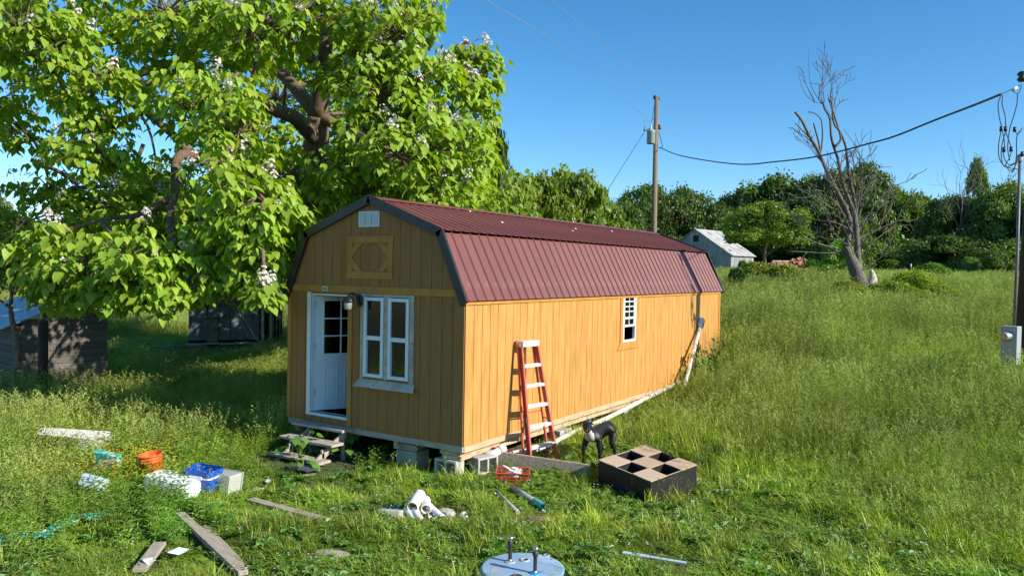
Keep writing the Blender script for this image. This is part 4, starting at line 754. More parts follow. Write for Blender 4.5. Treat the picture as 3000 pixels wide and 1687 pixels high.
for i in range(g+1):
    for j in range(g+1): x=-4.2+8.4*i/g; y=-2.1+4.2*j/g; w_=rt*x+fwd*y; vs.append((w_.x,w_.y,hh(x,y)-.15))
m.add(vs,[(i*(g+1)+j,(i+1)*(g+1)+j,(i+1)*(g+1)+j+1,i*(g+1)+j+1) for i in range(g) for j in range(g)]); m.build('rubble_core',M['brick'],heap,kind='stuff')
for i in range(280):
    x=r.uniform(-4.1,4.1); y=r.uniform(-2,.9); w_=rt*x+fwd*y; o=put(bme[i%4],'brick',heap,loc=(w_.x,w_.y,hh(x,y)-.02+r.uniform(0,.1)),rot=tuple(r.uniform(-3,3,3)))
# iron fence post
q=wp(2291,690,70); m=MB(); m.tube([(0,0,-.3),(0,0,1.3)],.05,6); o=m.build('fence_post',mat('red post',(.35,.05,.04),.6,.2,5),loc=(q.x,q.y,G(q.x,q.y)),label='red steel fence post with a white tip at the field edge',cat='fence post'); MB().tube([(0,0,1.3),(0,0,1.6)],.052,6).build('white_tip',M['white'],o)
# white panel by the dead tree
q=wp(2130,778,26.2); o=MB().box(-.55,.55,-.03,.03,-.30,.30,M=Matrix.Rotation(-.75,4,'X')).build('white_panel',M['white'],loc=q,rot=(.1,-.35,-.4),label='pale sheet propped in the bushes at the foot of the dead tree',cat='panel'); bevel(o,.01)
# ---------------- left coop ----------------
DC=17.6
cz=-.6; eave=wp(41,804,DC-.3).z; pkz=wp(160,762,DC).z
a=wp(38,900,DC-.8); c=wp(268,900,DC+.6); a.z=c.z=cz; wx=(c-a); WC=wx.length; wx.normalize(); ly=Vector((-wx.y,wx.x,0)); Mc=Matrix((wx,ly,Vector((0,0,1)))).transposed().to_4x4()
coop=thing('plank_shed',a,'low weathered plank shed with a patched blue-grey tin roof beyond the tree','shed'); el=eave-cz; er=wp(266,793,DC+.3).z-cz; hp=pkz-cz; xp=WC*.55; LC=3.4
def ct(x): return el+(hp-el)*x/xp if x<xp else hp+(er-hp)*(x-xp)/(WC-xp)
nz_=int(hp/.145)
for i in range(nz_+1):
    z0=i*.145+.005; z1=z0+.136; lo,hi=0,WC
    if z1>el: lo=xp*(z1-el)/(hp-el)
    if z1>er: hi=xp+(WC-xp)*(hp-z1)/(hp-er)
    if hi-lo<.1: break
    o=MB().box(lo,hi,-.02-.006*(i%2),.0,z0,z1,0,Mc).build('plank',M['greyboard'],coop)
    if z1<el: MB().box(-.02,.0,.01,LC,z0,z1,0,Mc).build('plank',M['greyboard'],coop)
    if z1<er: MB().box(WC,WC+.02,.01,LC,z0,z1,0,Mc).build('plank',M['greyboard'],coop)
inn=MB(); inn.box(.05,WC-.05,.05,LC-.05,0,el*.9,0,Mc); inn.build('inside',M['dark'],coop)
for k in range(6):
    y0=-.12+k*(LC+.2)/6; y1=y0+(LC+.2)/6-.01
    if True:
        m=MB(); z_=.0
        for x in (): pass
        m.add([(-.28,y0,el-.12),(xp,y0,hp+.03),(xp,y1,hp+.03),(-.28,y1,el-.12),(-.28,y0,el-.15),(xp,y0,hp),(xp,y1,hp),(-.28,y1,el-.15)],[(3,2,1,0),(4,5,6,7),(0,1,5,4),(1,2,6,5),(2,3,7,6),(3,0,4,7)]); m.v=[tuple(Mc@Vector(v)) for v in m.v]; m.build('roof_sheet',M['tin'],coop)
        m=MB(); m.add([(WC+.15,y0,er-.05),(xp,y0,hp+.03),(xp,y1,hp+.03),(WC+.15,y1,er-.05),(WC+.15,y0,er-.08),(xp,y0,hp),(xp,y1,hp),(WC+.15,y1,er-.08)],[(0,1,2,3),(7,6,5,4),(4,5,1,0),(5,6,2,1),(6,7,3,2),(7,4,0,3)]); m.v=[tuple(Mc@Vector(v)) for v in m.v]; m.build('roof_sheet',M['tin'],coop)
for k in range(3): 
    m=MB(); m.box(-.02,.9,.7+k*.6,.85+k*.6,0,.02,0,Mc@Matrix.Translation((.25,0,el-.02))@Matrix.Rotation(-math.atan2(hp-el,xp),4,'Y')@Matrix.Rotation(.3,4,'Z')); m.build('loose_board',M['lumber'],coop)
q=wp(108,900,16.2); q.z=G(q.x,q.y); pz=wp(108,806,16.2).z-q.z; m=MB(); m.tube([(0,0,-.2),(0,0,pz)],[.10,.095],14); m.build('wooden_post',M['poled'],loc=q,label='thick dark round post in front of the plank shed',cat='post')
# ---------------- right coop: hutch with blue panels and a cage ----------------
DH_=26; a=wp(470,860,DH_); a.z=-.55; c=wp(716,860,DH_+1.2); c.z=-.55; wx=(c-a); WH=wx.length; wx.normalize(); ly=Vector((-wx.y,wx.x,0)); Mh=Matrix((wx,ly,Vector((0,0,1)))).transposed().to_4x4()
hut=thing('animal_hutch',a,'old hutch with faded blue panels, a wire cage front and a sloping tin roof','hutch'); top_=wp(590,745,DH_).z+.55; tb_=wp(590,728,DH_+2).z+.55
def hb(name,x0,x1,y0,y1,z0,z1,mt): return MB().box(x0,x1,y0,y1,z0,z1,0,Mh).build(name,mt,hut)
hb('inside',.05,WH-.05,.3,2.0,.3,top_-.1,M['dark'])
for k,(x0,x1) in enumerate(((.05,.62),(.64,.98),(1.0,1.35),(1.37,1.8),(1.82,2.3))): hb('panel',x0,x1,-.02*(k%2),.05,.55,top_-.12,M['bluep'])
hb('door_panel',.60,.96,-.07,-.025,.5,1.3,M['greyboardv']); hb('ledge',.5,1.0,-.2,.0,1.32,1.36,M['bluep'])
for k in range(5): hb('plank',.0+.5*k,.49+.5*k,-.35,-.03,.42+.02*(k%2),.46+.02*(k%2),M['lumber'])
hb('plank',-1.0,.6,-.6,-.37,.38,.42,M['bluep']); hb('plank',.6,2.4,-.42,-.36,.0,.36,M['bluep']); hb('plank',-.9,.7,-.5,-.45,.20,.34,M['lumber'])
for x in (2.35,2.62,3.45): hb('post',x,x+.10,-.04,.06,.0,top_-.05,M['lumber'])
hb('rail',2.36,3.54,-.05,-.041,.22,.36,M['lumber']); hb('rail',2.36,3.54,-.05,-.041,top_-.2,top_-.08,M['lumber'])
for k in range(6): hb('cage_bar',2.74+k*.115,2.755+k*.115,-.02,-.01,.37,top_-.21,M['galv'])
k=0
x=3.6
while x<WH+.3: hb('plank',x,x+.17,-.02*(k%2),.03,.0,top_-.05-.04*(k%3),M['greyboardv']); x+=.19; k+=1
for k in range(7):
    x0=-.1+k*(WH+.5)/7; x1=x0+(WH+.5)/7-.012; m=MB(); m.add([(x0,-.35,top_-.08),(x1,-.35,top_-.08),(x1,2.2,tb_),(x0,2.2,tb_),(x0,-.35,top_-.11),(x1,-.35,top_-.11),(x1,2.2,tb_-.03),(x0,2.2,tb_-.03)],[(0,1,2,3),(7,6,5,4),(4,5,1,0),(5,6,2,1),(6,7,3,2),(7,4,0,3)]); m.v=[tuple(Mh@Vector(v)) for v in m.v]; m.build('roof_sheet',M['tin'],hut)
# ---------------- vegetation ----------------
LM=dict(
 cat=leafmat('catalpa leaf',(.25,.36,.030),.38,.30,.35,.28,.035,.55,.018),
 dark=leafmat('dark tree leaf',(.095,.155,.028),.25,.35,.18,.2,.03),
 mid=leafmat('mid green tree leaf',(.14,.22,.036),.3,.35,.2,.2,.03),
 light=leafmat('light green tree leaf',(.24,.33,.040),.45,.3,.25,.2,.03),
 bright=leafmat('bright green tree leaf',(.18,.32,.035),.42,.3,.3,.2,.03),
 yel=leafmat('yellow green bush leaf',(.22,.29,.03),.42,.3,.4,.2,.03),
 bar=leafmat('soft green tree leaf',(.17,.25,.03),.4,.3,.3,.2,.03), g1=leafmat('lawn blade',(.36,.44,.05),.32,.55,.55,.3,.04,hue=.02), g2=leafmat('meadow blade',(.36,.46,.045),.32,.5,.30,.3,.04,hue=.025),
 g3=leafmat('clover leaf',(.18,.34,.035),.3,.35,.9,.3,.05), g4=leafmat('weed leaf',(.22,.35,.04),.34,.4,.9,.25,.05),
 seed=leafmat('seed head',(.36,.42,.12),.3,.3,.6,.25,.0,hue=.03), dry=leafmat('dry stem',(.38,.31,.19),.15,.3,1.,.2,.0),
 yfl=leafmat('yellow petal',(.72,.50,.02),.2,.1,5,.1,.0), wfl=leafmat('white petal',(.70,.64,.60),.3,.06,5,.1,.0,hue=.0), big=leafmat('burdock leaf',(.13,.26,.04),.35,.2,1.5,.2,.05),
)
def arr_mesh(name,V,F,mats,mi=None):
    me=bpy.data.meshes.new(name); V=np.asarray(V,np.float32); F=np.asarray(F,np.int32); k=F.shape[1]
    me.vertices.add(len(V)); me.vertices.foreach_set('co',V.ravel()); me.loops.add(F.size); me.loops.foreach_set('vertex_index',F.ravel()); me.polygons.add(len(F)); me.polygons.foreach_set('loop_start',np.arange(0,F.size,k,dtype=np.int32))
    for x in (mats if isinstance(mats,(list,tuple)) else [mats]): me.materials.append(x)
    if mi is not None: me.polygons.foreach_set('material_index',np.asarray(mi,np.int32))
    me.update(calc_edges=True); return me
# heart shaped leaf: x across, y along, z normal
LV=np.array([(0,0,0),(0,.30,-.035),(0,.66,-.05),(0,1.02,-.17),(-.17,-.10,.03),(-.44,.16,.035),(-.33,.58,.0),(.17,-.10,.03),(.44,.16,.035),(.33,.58,.0)],float)
LF=np.array([(0,1,5),(0,5,4),(1,2,6),(1,6,5),(2,3,6),(0,8,1),(0,7,8),(1,9,2),(1,8,9),(2,9,3)])
leafme=arr_mesh('leaf',LV,LF,LM['cat'])
tip=gz(-7.35,4.1); ctr=Vector((-7.35,4.1,float(tip)-.2))
cat=thing('catalpa_tree',ctr,'huge flowering tree with big heart shaped leaves and white blossom clusters overhanging the shed','tree')
NODES=[]
def limb(pts,r0,r1,name='branch',parent=cat,mt=None,n=9,k=5):
    q=sag([Vector(p) for p in pts],k)
    if parent is cat and r0>.04: NODES.extend(q[2:])
    rs=[r0+(r1-r0)*(i/(len(q)-1))**.8 for i in range(len(q))]; m=MB(); m.tube([p-parent.location for p in q],rs,n); return m.build(name,mt or M['bark'],parent)
c2=lambda u,v,D: wp(u,v,D)
# trunk and main limbs as seen through the gaps
T0=ctr.copy(); T1=c2(800,560,18.2); T2=c2(796,400,17.8); T3=c2(800,290,17.4); T4=c2(815,180,17.0); T5=c2(822,60,16.8); T6=c2(830,-80,17)
limb([T0,T1,T2,T3],.42,.24,'trunk'); limb([T3,T4,T5,T6],.23,.10)
limb([c2(795,350,17.6),c2(745,300,16.6),c2(690,275,15.8),c2(600,235,15.2),c2(500,215,15),c2(430,215,15)],.20,.06)
limb([T2,c2(700,470,17),c2(590,430,16.2),c2(500,400,15.8),c2(430,335,15.5),c2(360,280,15.5)],.22,.05)
limb([c2(560,415,16.1),c2(455,390,15.5),c2(440,480,15.2),c2(428,560,14.6),c2(445,640,13.8),c2(450,690,13.4)],.13,.03)
limb([c2(428,500,15.1),c2(350,540,14.8),c2(270,550,14.4),c2(180,575,14.2)],.08,.02)
limb([T1,c2(660,600,17),c2(600,640,15.6),c2(560,680,14.6)],.14,.03); limb([T4,c2(740,110,16.2),c2(640,20,15.5),c2(560,-60,15)],.12,.04)
limb([T4,c2(900,120,17),c2(980,80,16.5),c2(1020,40,16)],.12,.03); limb([T3,c2(890,330,17),c2(1000,300,16.4),c2(1110,250,16.3),c2(1160,190,16.4)],.14,.02)
limb([c2(1110,250,16.3),c2(1180,230,16.3),c2(1222,190,16.4)],.03,.015); limb([T2,c2(900,440,17),c2(1020,430,16.3),c2(1150,430,16)],.13,.03)
limb([T3,c2(700,180,19),c2(560,100,19.5),c2(400,40,19),c2(250,60,17.5)],.18,.04)
limb([c2(430,215,15),c2(300,200,14.8),c2(160,160,14.3),c2(130,200,14)],.07,.02); limb([c2(360,280,15.5),c2(260,330,15),c2(180,300,14.6)],.06,.02); limb([c2(560,100,19.5),c2(300,200,20),c2(100,150,19),c2(-100,100,17)],.10,.03)
limb([c2(600,430,16),c2(540,700,13.8),c2(590,760,13.3),c2(640,845,13.2),c2(655,860,13.2)],.035,.006,k=3); limb([c2(560,700,13.6),c2(600,790,13.3),c2(625,850,13.1)],.02,.006,k=3)
LOBES=[(60,70,14,1.35),(-40,40,15,1.4),(250,-70,16,1.5),(420,30,15,1.3),(600,-50,17,1.6),(640,80,14.5,1.15),(560,50,16,1.2),(760,30,15,1.1),(930,30,16,1.4),(1000,90,15,1.1),(1050,30,16.5,.65),(900,-150,17,1.8),(400,-200,18,2),(100,-180,16,2),(650,-250,19,2.2),
 (-120,130,15,1.5),(-60,270,15,1.1),(30,320,17,.75),(130,170,14,.85),(140,110,14.5,.8),(250,210,14.5,.95),(300,110,17,1.1),(470,130,16.5,1.2),(560,250,13.8,.9),(600,335,13.5,.9),(560,330,14,.8),(460,270,14,.8),(915,190,15.6,.95),(960,230,15,1.2),(1050,200,15.2,.9),(1080,300,15.5,1.1),(1165,150,16.5,.36),(1222,150,16.4,.34),(1185,240,16,.65),(1120,180,16.2,.4),(1215,215,16.3,.35),
 (1000,390,14.5,1.2),(1130,390,15.2,.95),(1110,470,15,1.0),(1185,350,16.2,.7),(935,335,16.5,.8),(880,420,15.5,.8),(200,380,14.5,.75),(270,415,14.3,.6),(230,300,14.8,.6),(130,480,17,.85),(250,520,17,1.1),(400,520,18,1.0),(590,480,13.3,1.0),(645,495,13.2,.75),(702,533,13.1,.42),(610,560,13,.6),(550,560,16,1.1),(930,490,16,1.0),(850,470,16.8,.6),(1030,500,15.5,.8),(1120,540,16,.8),(1180,500,16.5,.65),(1195,430,16.4,.5),
 (110,610,14,.7),(220,650,13.5,.8),(330,640,13,.75),(430,670,13.3,.75),(560,640,14,.8),(650,655,13.4,.6),(655,632,13,.4),(645,590,13,.5),(350,710,13.3,.5),(240,720,13.5,.4),(120,690,13.8,.4),(470,720,13.2,.38),(560,715,13.3,.38),(170,560,17,1.0),(420,590,17,1.0),(640,590,17,1.1),(668,742,12.4,.22),(170,740,13.5,.4),(400,742,13.2,.33),(300,745,13.4,.33),(120,740,13.9,.3),(640,700,13,.3),
 (300,250,20,1.3),(700,420,21,1.2),(900,200,20,1.8),(400,450,20.5,1.1),(150,230,20,1.0),(600,120,21,1.5),(1000,320,19.5,1.6),(250,600,20,1.5),(60,560,19,1.0),(820,470,20,1.3),(640,500,20,1.4),(100,50,19,1.6),(760,120,20,1.5)]
LOBES+=[(1100,330,23,1.9),(1000,400,24,1.8),(900,330,25,2.0),(980,200,24,2.0),(860,450,25,1.7),(760,420,25,1.8),(700,250,25,2.0),(560,420,24,1.6),(480,560,23,1.4),(330,480,23,1.5),(1060,480,22,1.4)]  # unseen rear crown lobes, added to throw shade on the hutch
SHADE_LOBES=[(x_,y_,z_+(.5 if x_<-9 and y_<6 else 0),1.55) for x_,z_ in ((-10.2,2.9),(-8.3,3.0),(-6.3,3.9)) for y_ in (2.2,4.2,6.2,8.2,10.2)]+[(-8,7,5.2,1.6),(-8,10,5,1.6),(-10.5,12,3.6,1.6),(-12.2,5.5,3.7,1.5),(-12.5,8.5,3.7,1.5),(-13,11,3.7,1.4),(-6.2,9.5,2.3,1.4),(-6,12,2.6,1.4),(-7,13.5,3,1.4)]  # hidden foliage lobes added to deepen the shade left of the shed
for X_,Y_,Z_,R_ in SHADE_LOBES:
    q=np.array([X_,Y_,Z_])-CAM; D_=q@CF; LOBES.append(((1500+FPX*(q@CR)/D_)/S,(843.5-FPX*(q@CU)/D_)/S,D_,R_))
r=RNG; tips=[]; tw=MB()
for li,(u,v,D,R) in enumerate(LOBES):
    c=c2(u,v,D); R*=.88; n=int(21*R*R+9)+(14 if li>=len(LOBES)-len(SHADE_LOBES) else 0)
    pts=[]
    for i in range(n):
        d=r.normal(size=3); d/=np.linalg.norm(d); d[2]=d[2]*.75+.12; q=R*r.uniform(.45,1.08)
        tips.append((c+Vector((d[0],d[1],d[2]))*q, Vector((d[0],d[1],0)).normalized(), li)); pts.append(tips[-1][0])
    # limb from a nearby inner node to the lobe centre
    node=min(NODES,key=lambda p:(p-c).length+.35*(p-T3).length); NODES.append(node.lerp(c,.6))
    midp=node.lerp(c,.5)+Vector((r.uniform(-.3,.3),r.uniform(-.3,.3),r.uniform(-.1,.4))); tw.tube(sag([node-ctr,midp-ctr,c-ctr],4),[.055-.035*i/8 for i in range(9)],5)
    for p in pts:
        mp=c.lerp(p,.55)+Vector((r.uniform(-.12,.12),r.uniform(-.12,.12),r.uniform(-.15,.02))); tw.tube([c-ctr,mp-ctr,p-ctr],[.018,.012,.006],4,cap=False)
tw.build('twigs',M['bark'],cat,kind='stuff')
O_,Rm,sz=[],[],[]
for (p,out,li) in tips:
    nl=int(r.integers(11,18)); a0=r.uniform(0,6.28)
    for k in range(nl):
        a=a0+k*2.4+r.normal(0,.2); rad=np.array([math.cos(a),math.sin(a),0])*.85+np.array(out)*.45; rad/=np.linalg.norm(rad)
        lv=r.uniform(0,1); base=np.array(p)+rad*r.uniform(.05,.26)+np.array([0,0,r.uniform(-.20,.10)])
        dn=r.uniform(.35,1.5); d=rad-np.array([0,0,dn]); d/=np.linalg.norm(d); nrm=np.array([0,0,1.])+rad*.5+r.normal(0,.22,3); nrm-=d*nrm.dot(d); nrm/=np.linalg.norm(nrm); s=np.cross(d,nrm)
        O_.append(base); Rm.append(np.stack([s,d,nrm],0)); sz.append(r.uniform(.11,.205))
O_=np.array(O_); Rm=np.array(Rm); sz=np.array(sz)
# the 300 leaves that show largest are parts of their own
d=O_-CAM; z=d@CF; uu=(d@CR)/z; vv=(d@CU)/z; vis=(z>0)&(abs(uu)<.65)&(abs(vv)<.36); order=np.argsort(np.where(vis,z/sz,1e9))[:300]; mask=np.zeros(len(O_),bool); mask[order]=True
for i in order:
    o=put(leafme,'leaf',cat); mm=Matrix(((Rm[i]*sz[i]).T).tolist()).to_4x4(); mm.translation=Vector(O_[i])-ctr; o.matrix_local=mm
k=~mask; nk=int(k.sum()); LVn=LV[None]*np.stack([r.uniform(.75,1.1,nk),np.ones(nk),r.uniform(.2,2.6,nk)],1)[:,None,:]; V=np.einsum('nvj,njk->nvk',LVn,Rm[k]*sz[k][:,None,None])+(O_[k]-np.array(ctr))[:,None,:]; n=len(V); F=(LF[None]+(np.arange(n)*10)[:,None,None]).reshape(-1,3)
put(arr_mesh('crown',V.reshape(-1,3),F,LM['cat']),'crown',cat,kind='stuff')
# blossom panicles
def panicle(seed):
    rr=np.random.default_rng(seed); m=MB()
    for i in range(22):
        h=rr.uniform(0,.22); a=rr.uniform(0,6.28); q=.02+.09*(1-h/.25); c=Vector((math.cos(a)*q,math.sin(a)*q,h)); s=.028
        nn=Vector((math.cos(a),math.sin(a),.6)).normalized(); t1=nn.orthogonal().normalized()*s; t2=nn.cross(t1); ring=[c+(t1*math.cos(x)+t2*math.sin(x))*rr.uniform(.75,1.2)+nn*.012 for x in np.linspace(0,6.28,6)[:-1]]
        m.add([c]+ring,[(0,j+1,(j+1)%5+1) for j in range(5)])
    m.tube([(0,0,-.1),(0,0,.2)],[.006,.003],4,mi=1,cap=False); return m.mesh('blossom_cluster',[LM['wfl'],M['bark']])
pn=[panicle(i) for i in range(4)]; cnt=0
cand=[t_ for t_ in tips if t_[2]<80]; r.shuffle(cand)
for (p,out,li) in cand:
    if cnt>=280: break
    c=c2(*LOBES[li][:3]); 
    if (p-c).z<LOBES[li][3]*-.1 : continue
    if (Vector(p)-c).dot(SD)<0 and r.uniform()<.7: continue
    put(pn[cnt%4],'blossom_cluster',cat,loc=Vector(p)-ctr+Vector((0,0,r.uniform(.05,.16))),rot=(r.uniform(-.5,.5),r.uniform(-.5,.5),r.uniform(0,6)),scale=(r.uniform(.8,1.2),)*3); cnt+=1
# ---------------- dead tree ----------------
DT=29.; dt0=gp(2172,800); q=wp(2172,775,DT); q.z=G(q.x,q.y); DD=lambda u,v,dd=0: wp(u,v,DT+dd)
dead=thing('dead_tree',q,'tall bare dead tree with sawn-off limbs and a split bleached trunk','tree'); 
def dl(pts,r0,r1,name='branch',mt='deadbark',n=8): return limb([DD(*p) for p in pts],r0*(.50 if name=='branch' else .95),r1*.6,name,dead,M[mt],n,4)
dl([(2176,800),(2172,760),(2165,720),(2150,672),(2135,640),(2128,612)],.47,.22,'trunk'); dl([(2182,800),(2186,745),(2193,715),(2195,695,.0),(2191,678)],.46,.09,'broken_stub','stump'); dl([(2162,775),(2168,735),(2176,715)],.30,.16,'split_bark','stump')
dl([(2170,725),(2163,690),(2158,650),(2155,600),(2152,560),(2147,530)],.26,.17)
A0=[(2128,612),(2140,575),(2130,530),(2105,480),(2080,430),(2058,380),(2035,340),(2018,305),(2000,282)]; dl(A0,.20,.07)
dl([(2147,530),(2135,500),(2120,460),(2108,400,.5),(2092,350),(2088,300),(2075,275),(2072,265)],.17,.05); dl([(2100,370),(2115,350),(2105,310),(2092,270),(2083,245)],.10,.04)
dl([(2152,560),(2150,510),(2140,460),(2132,410),(2128,370),(2112,330),(2098,310),(2092,255)],.15,.05)
dl([(2065,395),(2060,360),(2052,330),(2047,310)],.08,.05); dl([(2062,400),(2068,360),(2069,330),(2065,300),(2048,285),(2032,282)],.07,.03); dl([(2035,345),(2015,325),(2000,310)],.05,.03); dl([(2050,365),(2020,340),(1998,330)],.04,.02); dl([(2062,400),(2035,370),(2008,352)],.04,.015)
dl([(2130,400),(2145,385),(2158,370)],.06,.03); dl([(2150,660),(2120,640),(2080,620),(2050,610),(2015,592)],.10,.05); dl([(2120,635),(2080,637),(2030,634),(1982,632)],.06,.025); dl([(2030,634),(2012,655),(2003,662)],.04,.02)
dl([(2140,580),(2100,560),(2060,555),(2030,550)],.09,.03); dl([(2155,600),(2165,570),(2180,550)],.06,.02); dl([(2150,600),(2100,505,-.5),(2050,495),(2010,498),(1978,485)],.06,.02); dl([(2140,620),(2110,600,-.4),(2085,560),(2075,520)],.07,.02); dl([(2140,590),(2148,560,.4),(2170,520),(2195,490),(2222,455)],.05,.012)
dl([(2098,310),(2085,285),(2068,262),(2048,258)],.035,.012); dl([(2072,268),(2065,240),(2072,210),(2082,180),(2083,150)],.04,.01); dl([(2068,262),(2050,235),(2040,215),(2035,180),(2034,120)],.035,.008); dl([(2048,258),(2025,235),(2012,200),(2005,165)],.03,.008)
tw=MB(); r=np.random.default_rng(12)
def twig(a,d,ln,rad,lev):
    p=Vector(a); d=Vector(d).normalized(); pts=[p.copy()]; ns=4
    for i in range(ns):
        d=(d+Vector(r.normal(0,.13,3))+Vector((0,0,.09))).normalized(); p=p+d*ln/ns; pts.append(p.copy())
        if lev>0 and i>0 and r.uniform()<.75:
            s=d.cross(Vector(r.normal(0,1,3))).normalized(); twig(p,d*.75+s*.65,ln*r.uniform(.4,.65),rad*.6,lev-1)
    tw.tube([x-dead.location for x in pts],[max(.011,rad*(1-.65*i/ns)) for i in range(ns+1)],4,cap=False)
for (u,v,uu_,vv_,ln,ra) in ((2092,258,2096,180,2.0,.03),(2088,262,2100,160,2.2,.03),(2072,265,2085,190,2.3,.035),(2050,258,2005,175,1.8,.03),(2060,250,2040,130,2.3,.03),(2092,290,2128,215,1.7,.025),(2098,300,2120,200,1.3,.02),(2030,360,1985,320,.8,.02),
  (2130,480,2110,400,1.2,.02),(2150,520,2160,430,1.6,.03),(2155,560,2190,440,2.2,.035),(2160,580,2205,470,2.0,.03),(2160,560,2180,400,2.3,.03),(2140,560,2070,490,1.8,.03),(2120,540,2010,480,2.3,.035),(2110,560,2000,500,1.6,.03),(2130,600,2060,520,1.6,.03),(2140,640,2090,560,1.6,.03),(2150,640,2200,560,1.6,.03),(2100,500,2050,430,1.5,.025),(2140,500,2175,390,1.8,.03),(2145,600,2230,520,2.0,.025),(2152,620,2140,520,2.0,.03),(2148,620,2100,540,2.0,.03),(2040,630,2050,560,1.0,.02),(2060,400,2030,330,.9,.02),(2100,620,2010,560,1.2,.02),(2150,560,2170,460,1.8,.025),(2110,480,2060,440,1.3,.02),(2125,450,2180,420,1.4,.02),(2060,380,2010,370,.9,.02),(2160,600,2240,560,2.2,.03),(2165,640,2250,600,2.0,.03),(2120,600,2030,600,2.0,.03),(2145,560,2060,530,2.0,.03),(2155,530,2215,430,1.6,.025),(2135,500,2080,420,1.5,.02),(2158,590,2210,500,2.4,.03),(2130,520,2120,420,1.5,.02),(2170,680,2235,640,1.6,.025),(2160,690,2090,690,1.6,.025),(2100,450,2140,380,1.0,.02)):
    a=DD(u,v,r.uniform(-.3,.3)); b_=DD(uu_,vv_,r.uniform(-1,1)); twig(a,b_-a,ln*(.62 if v<310 else .9),ra*.8,2)
tw.build('twigs',M['deadbark'],dead,kind='stuff')
# ---------------- background trees ----------------
def crown_mesh(name,seed,nlobe,nq,size,flat=.8,cone=0,mt='dark'):
    r=np.random.default_rng(seed); P_=[];N_=[]
    cs=[]; 
    for i in range(nlobe):
        z=r.uniform(.10,.97); prof=(math.sin(math.pi*min(1,z*.95+.08))**.6)*(1-cone*z); a=r.uniform(0,6.28); q=prof*r.uniform(.30,.95); cs.append((q*math.cos(a),q*math.sin(a),z,r.uniform(.13,.30)*(1-.3*cone)))
    per=nq//nlobe
    for (x,y,z,R) in cs:
        d=r.normal(size=(per,3)); d/=np.linalg.norm(d,axis=1)[:,None]; d[:,2]=np.where(d[:,2]<-.3,-d[:,2],d[:,2]); rad=R*(r.uniform(.5,1.0,per)**.6)*np.where(r.uniform(size=per)<.2,1.35,1.0)
        P_.append(np.array([x,y,z])+d*rad[:,None]*np.array([1,1,flat])); N_.append(d)
    P_=np.concatenate(P_); N_=np.concatenate(N_)+r.normal(0,.85,(len(P_),3)); N_/=np.linalg.norm(N_,axis=1)[:,None]
    t=np.cross(N_,r.normal(size=N_.shape)); t/=np.linalg.norm(t,axis=1)[:,None]; s=np.cross(N_,t); h=size*r.uniform(.6,1.3,len(P_))[:,None]
    V=np.stack([P_-t*h,P_-s*h*.55+N_*h*.15,P_+t*h*1.1,P_+s*h*.55+N_*h*.15],1).reshape(-1,3); F=np.arange(len(V)).reshape(-1,4); return arr_mesh(name,V,F,LM[mt])
CM={'a':crown_mesh('crown',1,44,18000,.030),'b':crown_mesh('crown',2,54,20000,.028),'c':crown_mesh('crown',3,22,13000,.032,cone=.45),'d':crown_mesh('crown',4,30,11000,.045,mt='light'),'e':crown_mesh('crown',5,48,18000,.026),'s':crown_mesh('crown',6,20,11000,.034,mt='bright')}
def tree(u,top,wd,D,mt,proto,label,vb=None,low=.12,name='tree',cat_='tree',grp=None,trunk=True,rz=None,sink=0):
    if 1560<=u<=2330 and D>68 and 'barn.' not in label+'.' .replace('above','') and mt not in ('yel','bar'): D+=42
    elif 'barn' in label and mt not in ('yel','bar'): D+=42
    if D>68 and mt!='bar': top+=14*math.sin(u*.9)+8*math.sin(u*2.3)
    q=wp(u,690,D); g=G(q.x,q.y)-sink; tz=wp(u,top,D).z; pxm=FPX/S/D; R=wd/2/pxm*1.55; h=tz-g
    t_=thing(name,(q.x,q.y,g),label,cat_,grp,rotz=(u*7.3)%6.28 if rz is None else rz)
    o=put(CM[proto],'crown',t_,loc=(0,0,h*low),scale=(R*1.12,R*1.12,h*(1-low)*.95),kind='stuff'); o.material_slots[0].link='OBJECT'; o.material_slots[0].material=LM[mt]
    if trunk:
        m=MB(); m.tube([(0,0,-.3),(.02*h,0,h*.3),(0,.01*h,h*.75)],[max(.06,h*.028),h*.02+.02,h*.008],7)
        for k in range(4): a=k*1.6+u; m.tube([(0.01*h,0,h*(.28+.08*k)),(math.cos(a)*R*.35,math.sin(a)*R*.35,h*(.45+.08*k)),(math.cos(a)*R*.6,math.sin(a)*R*.6,h*(.6+.07*k))],[h*.012,h*.008,h*.004],5)
        m.build('trunk',M['bark'],t_)
    return t_
WG='trees of the dark wood edge'
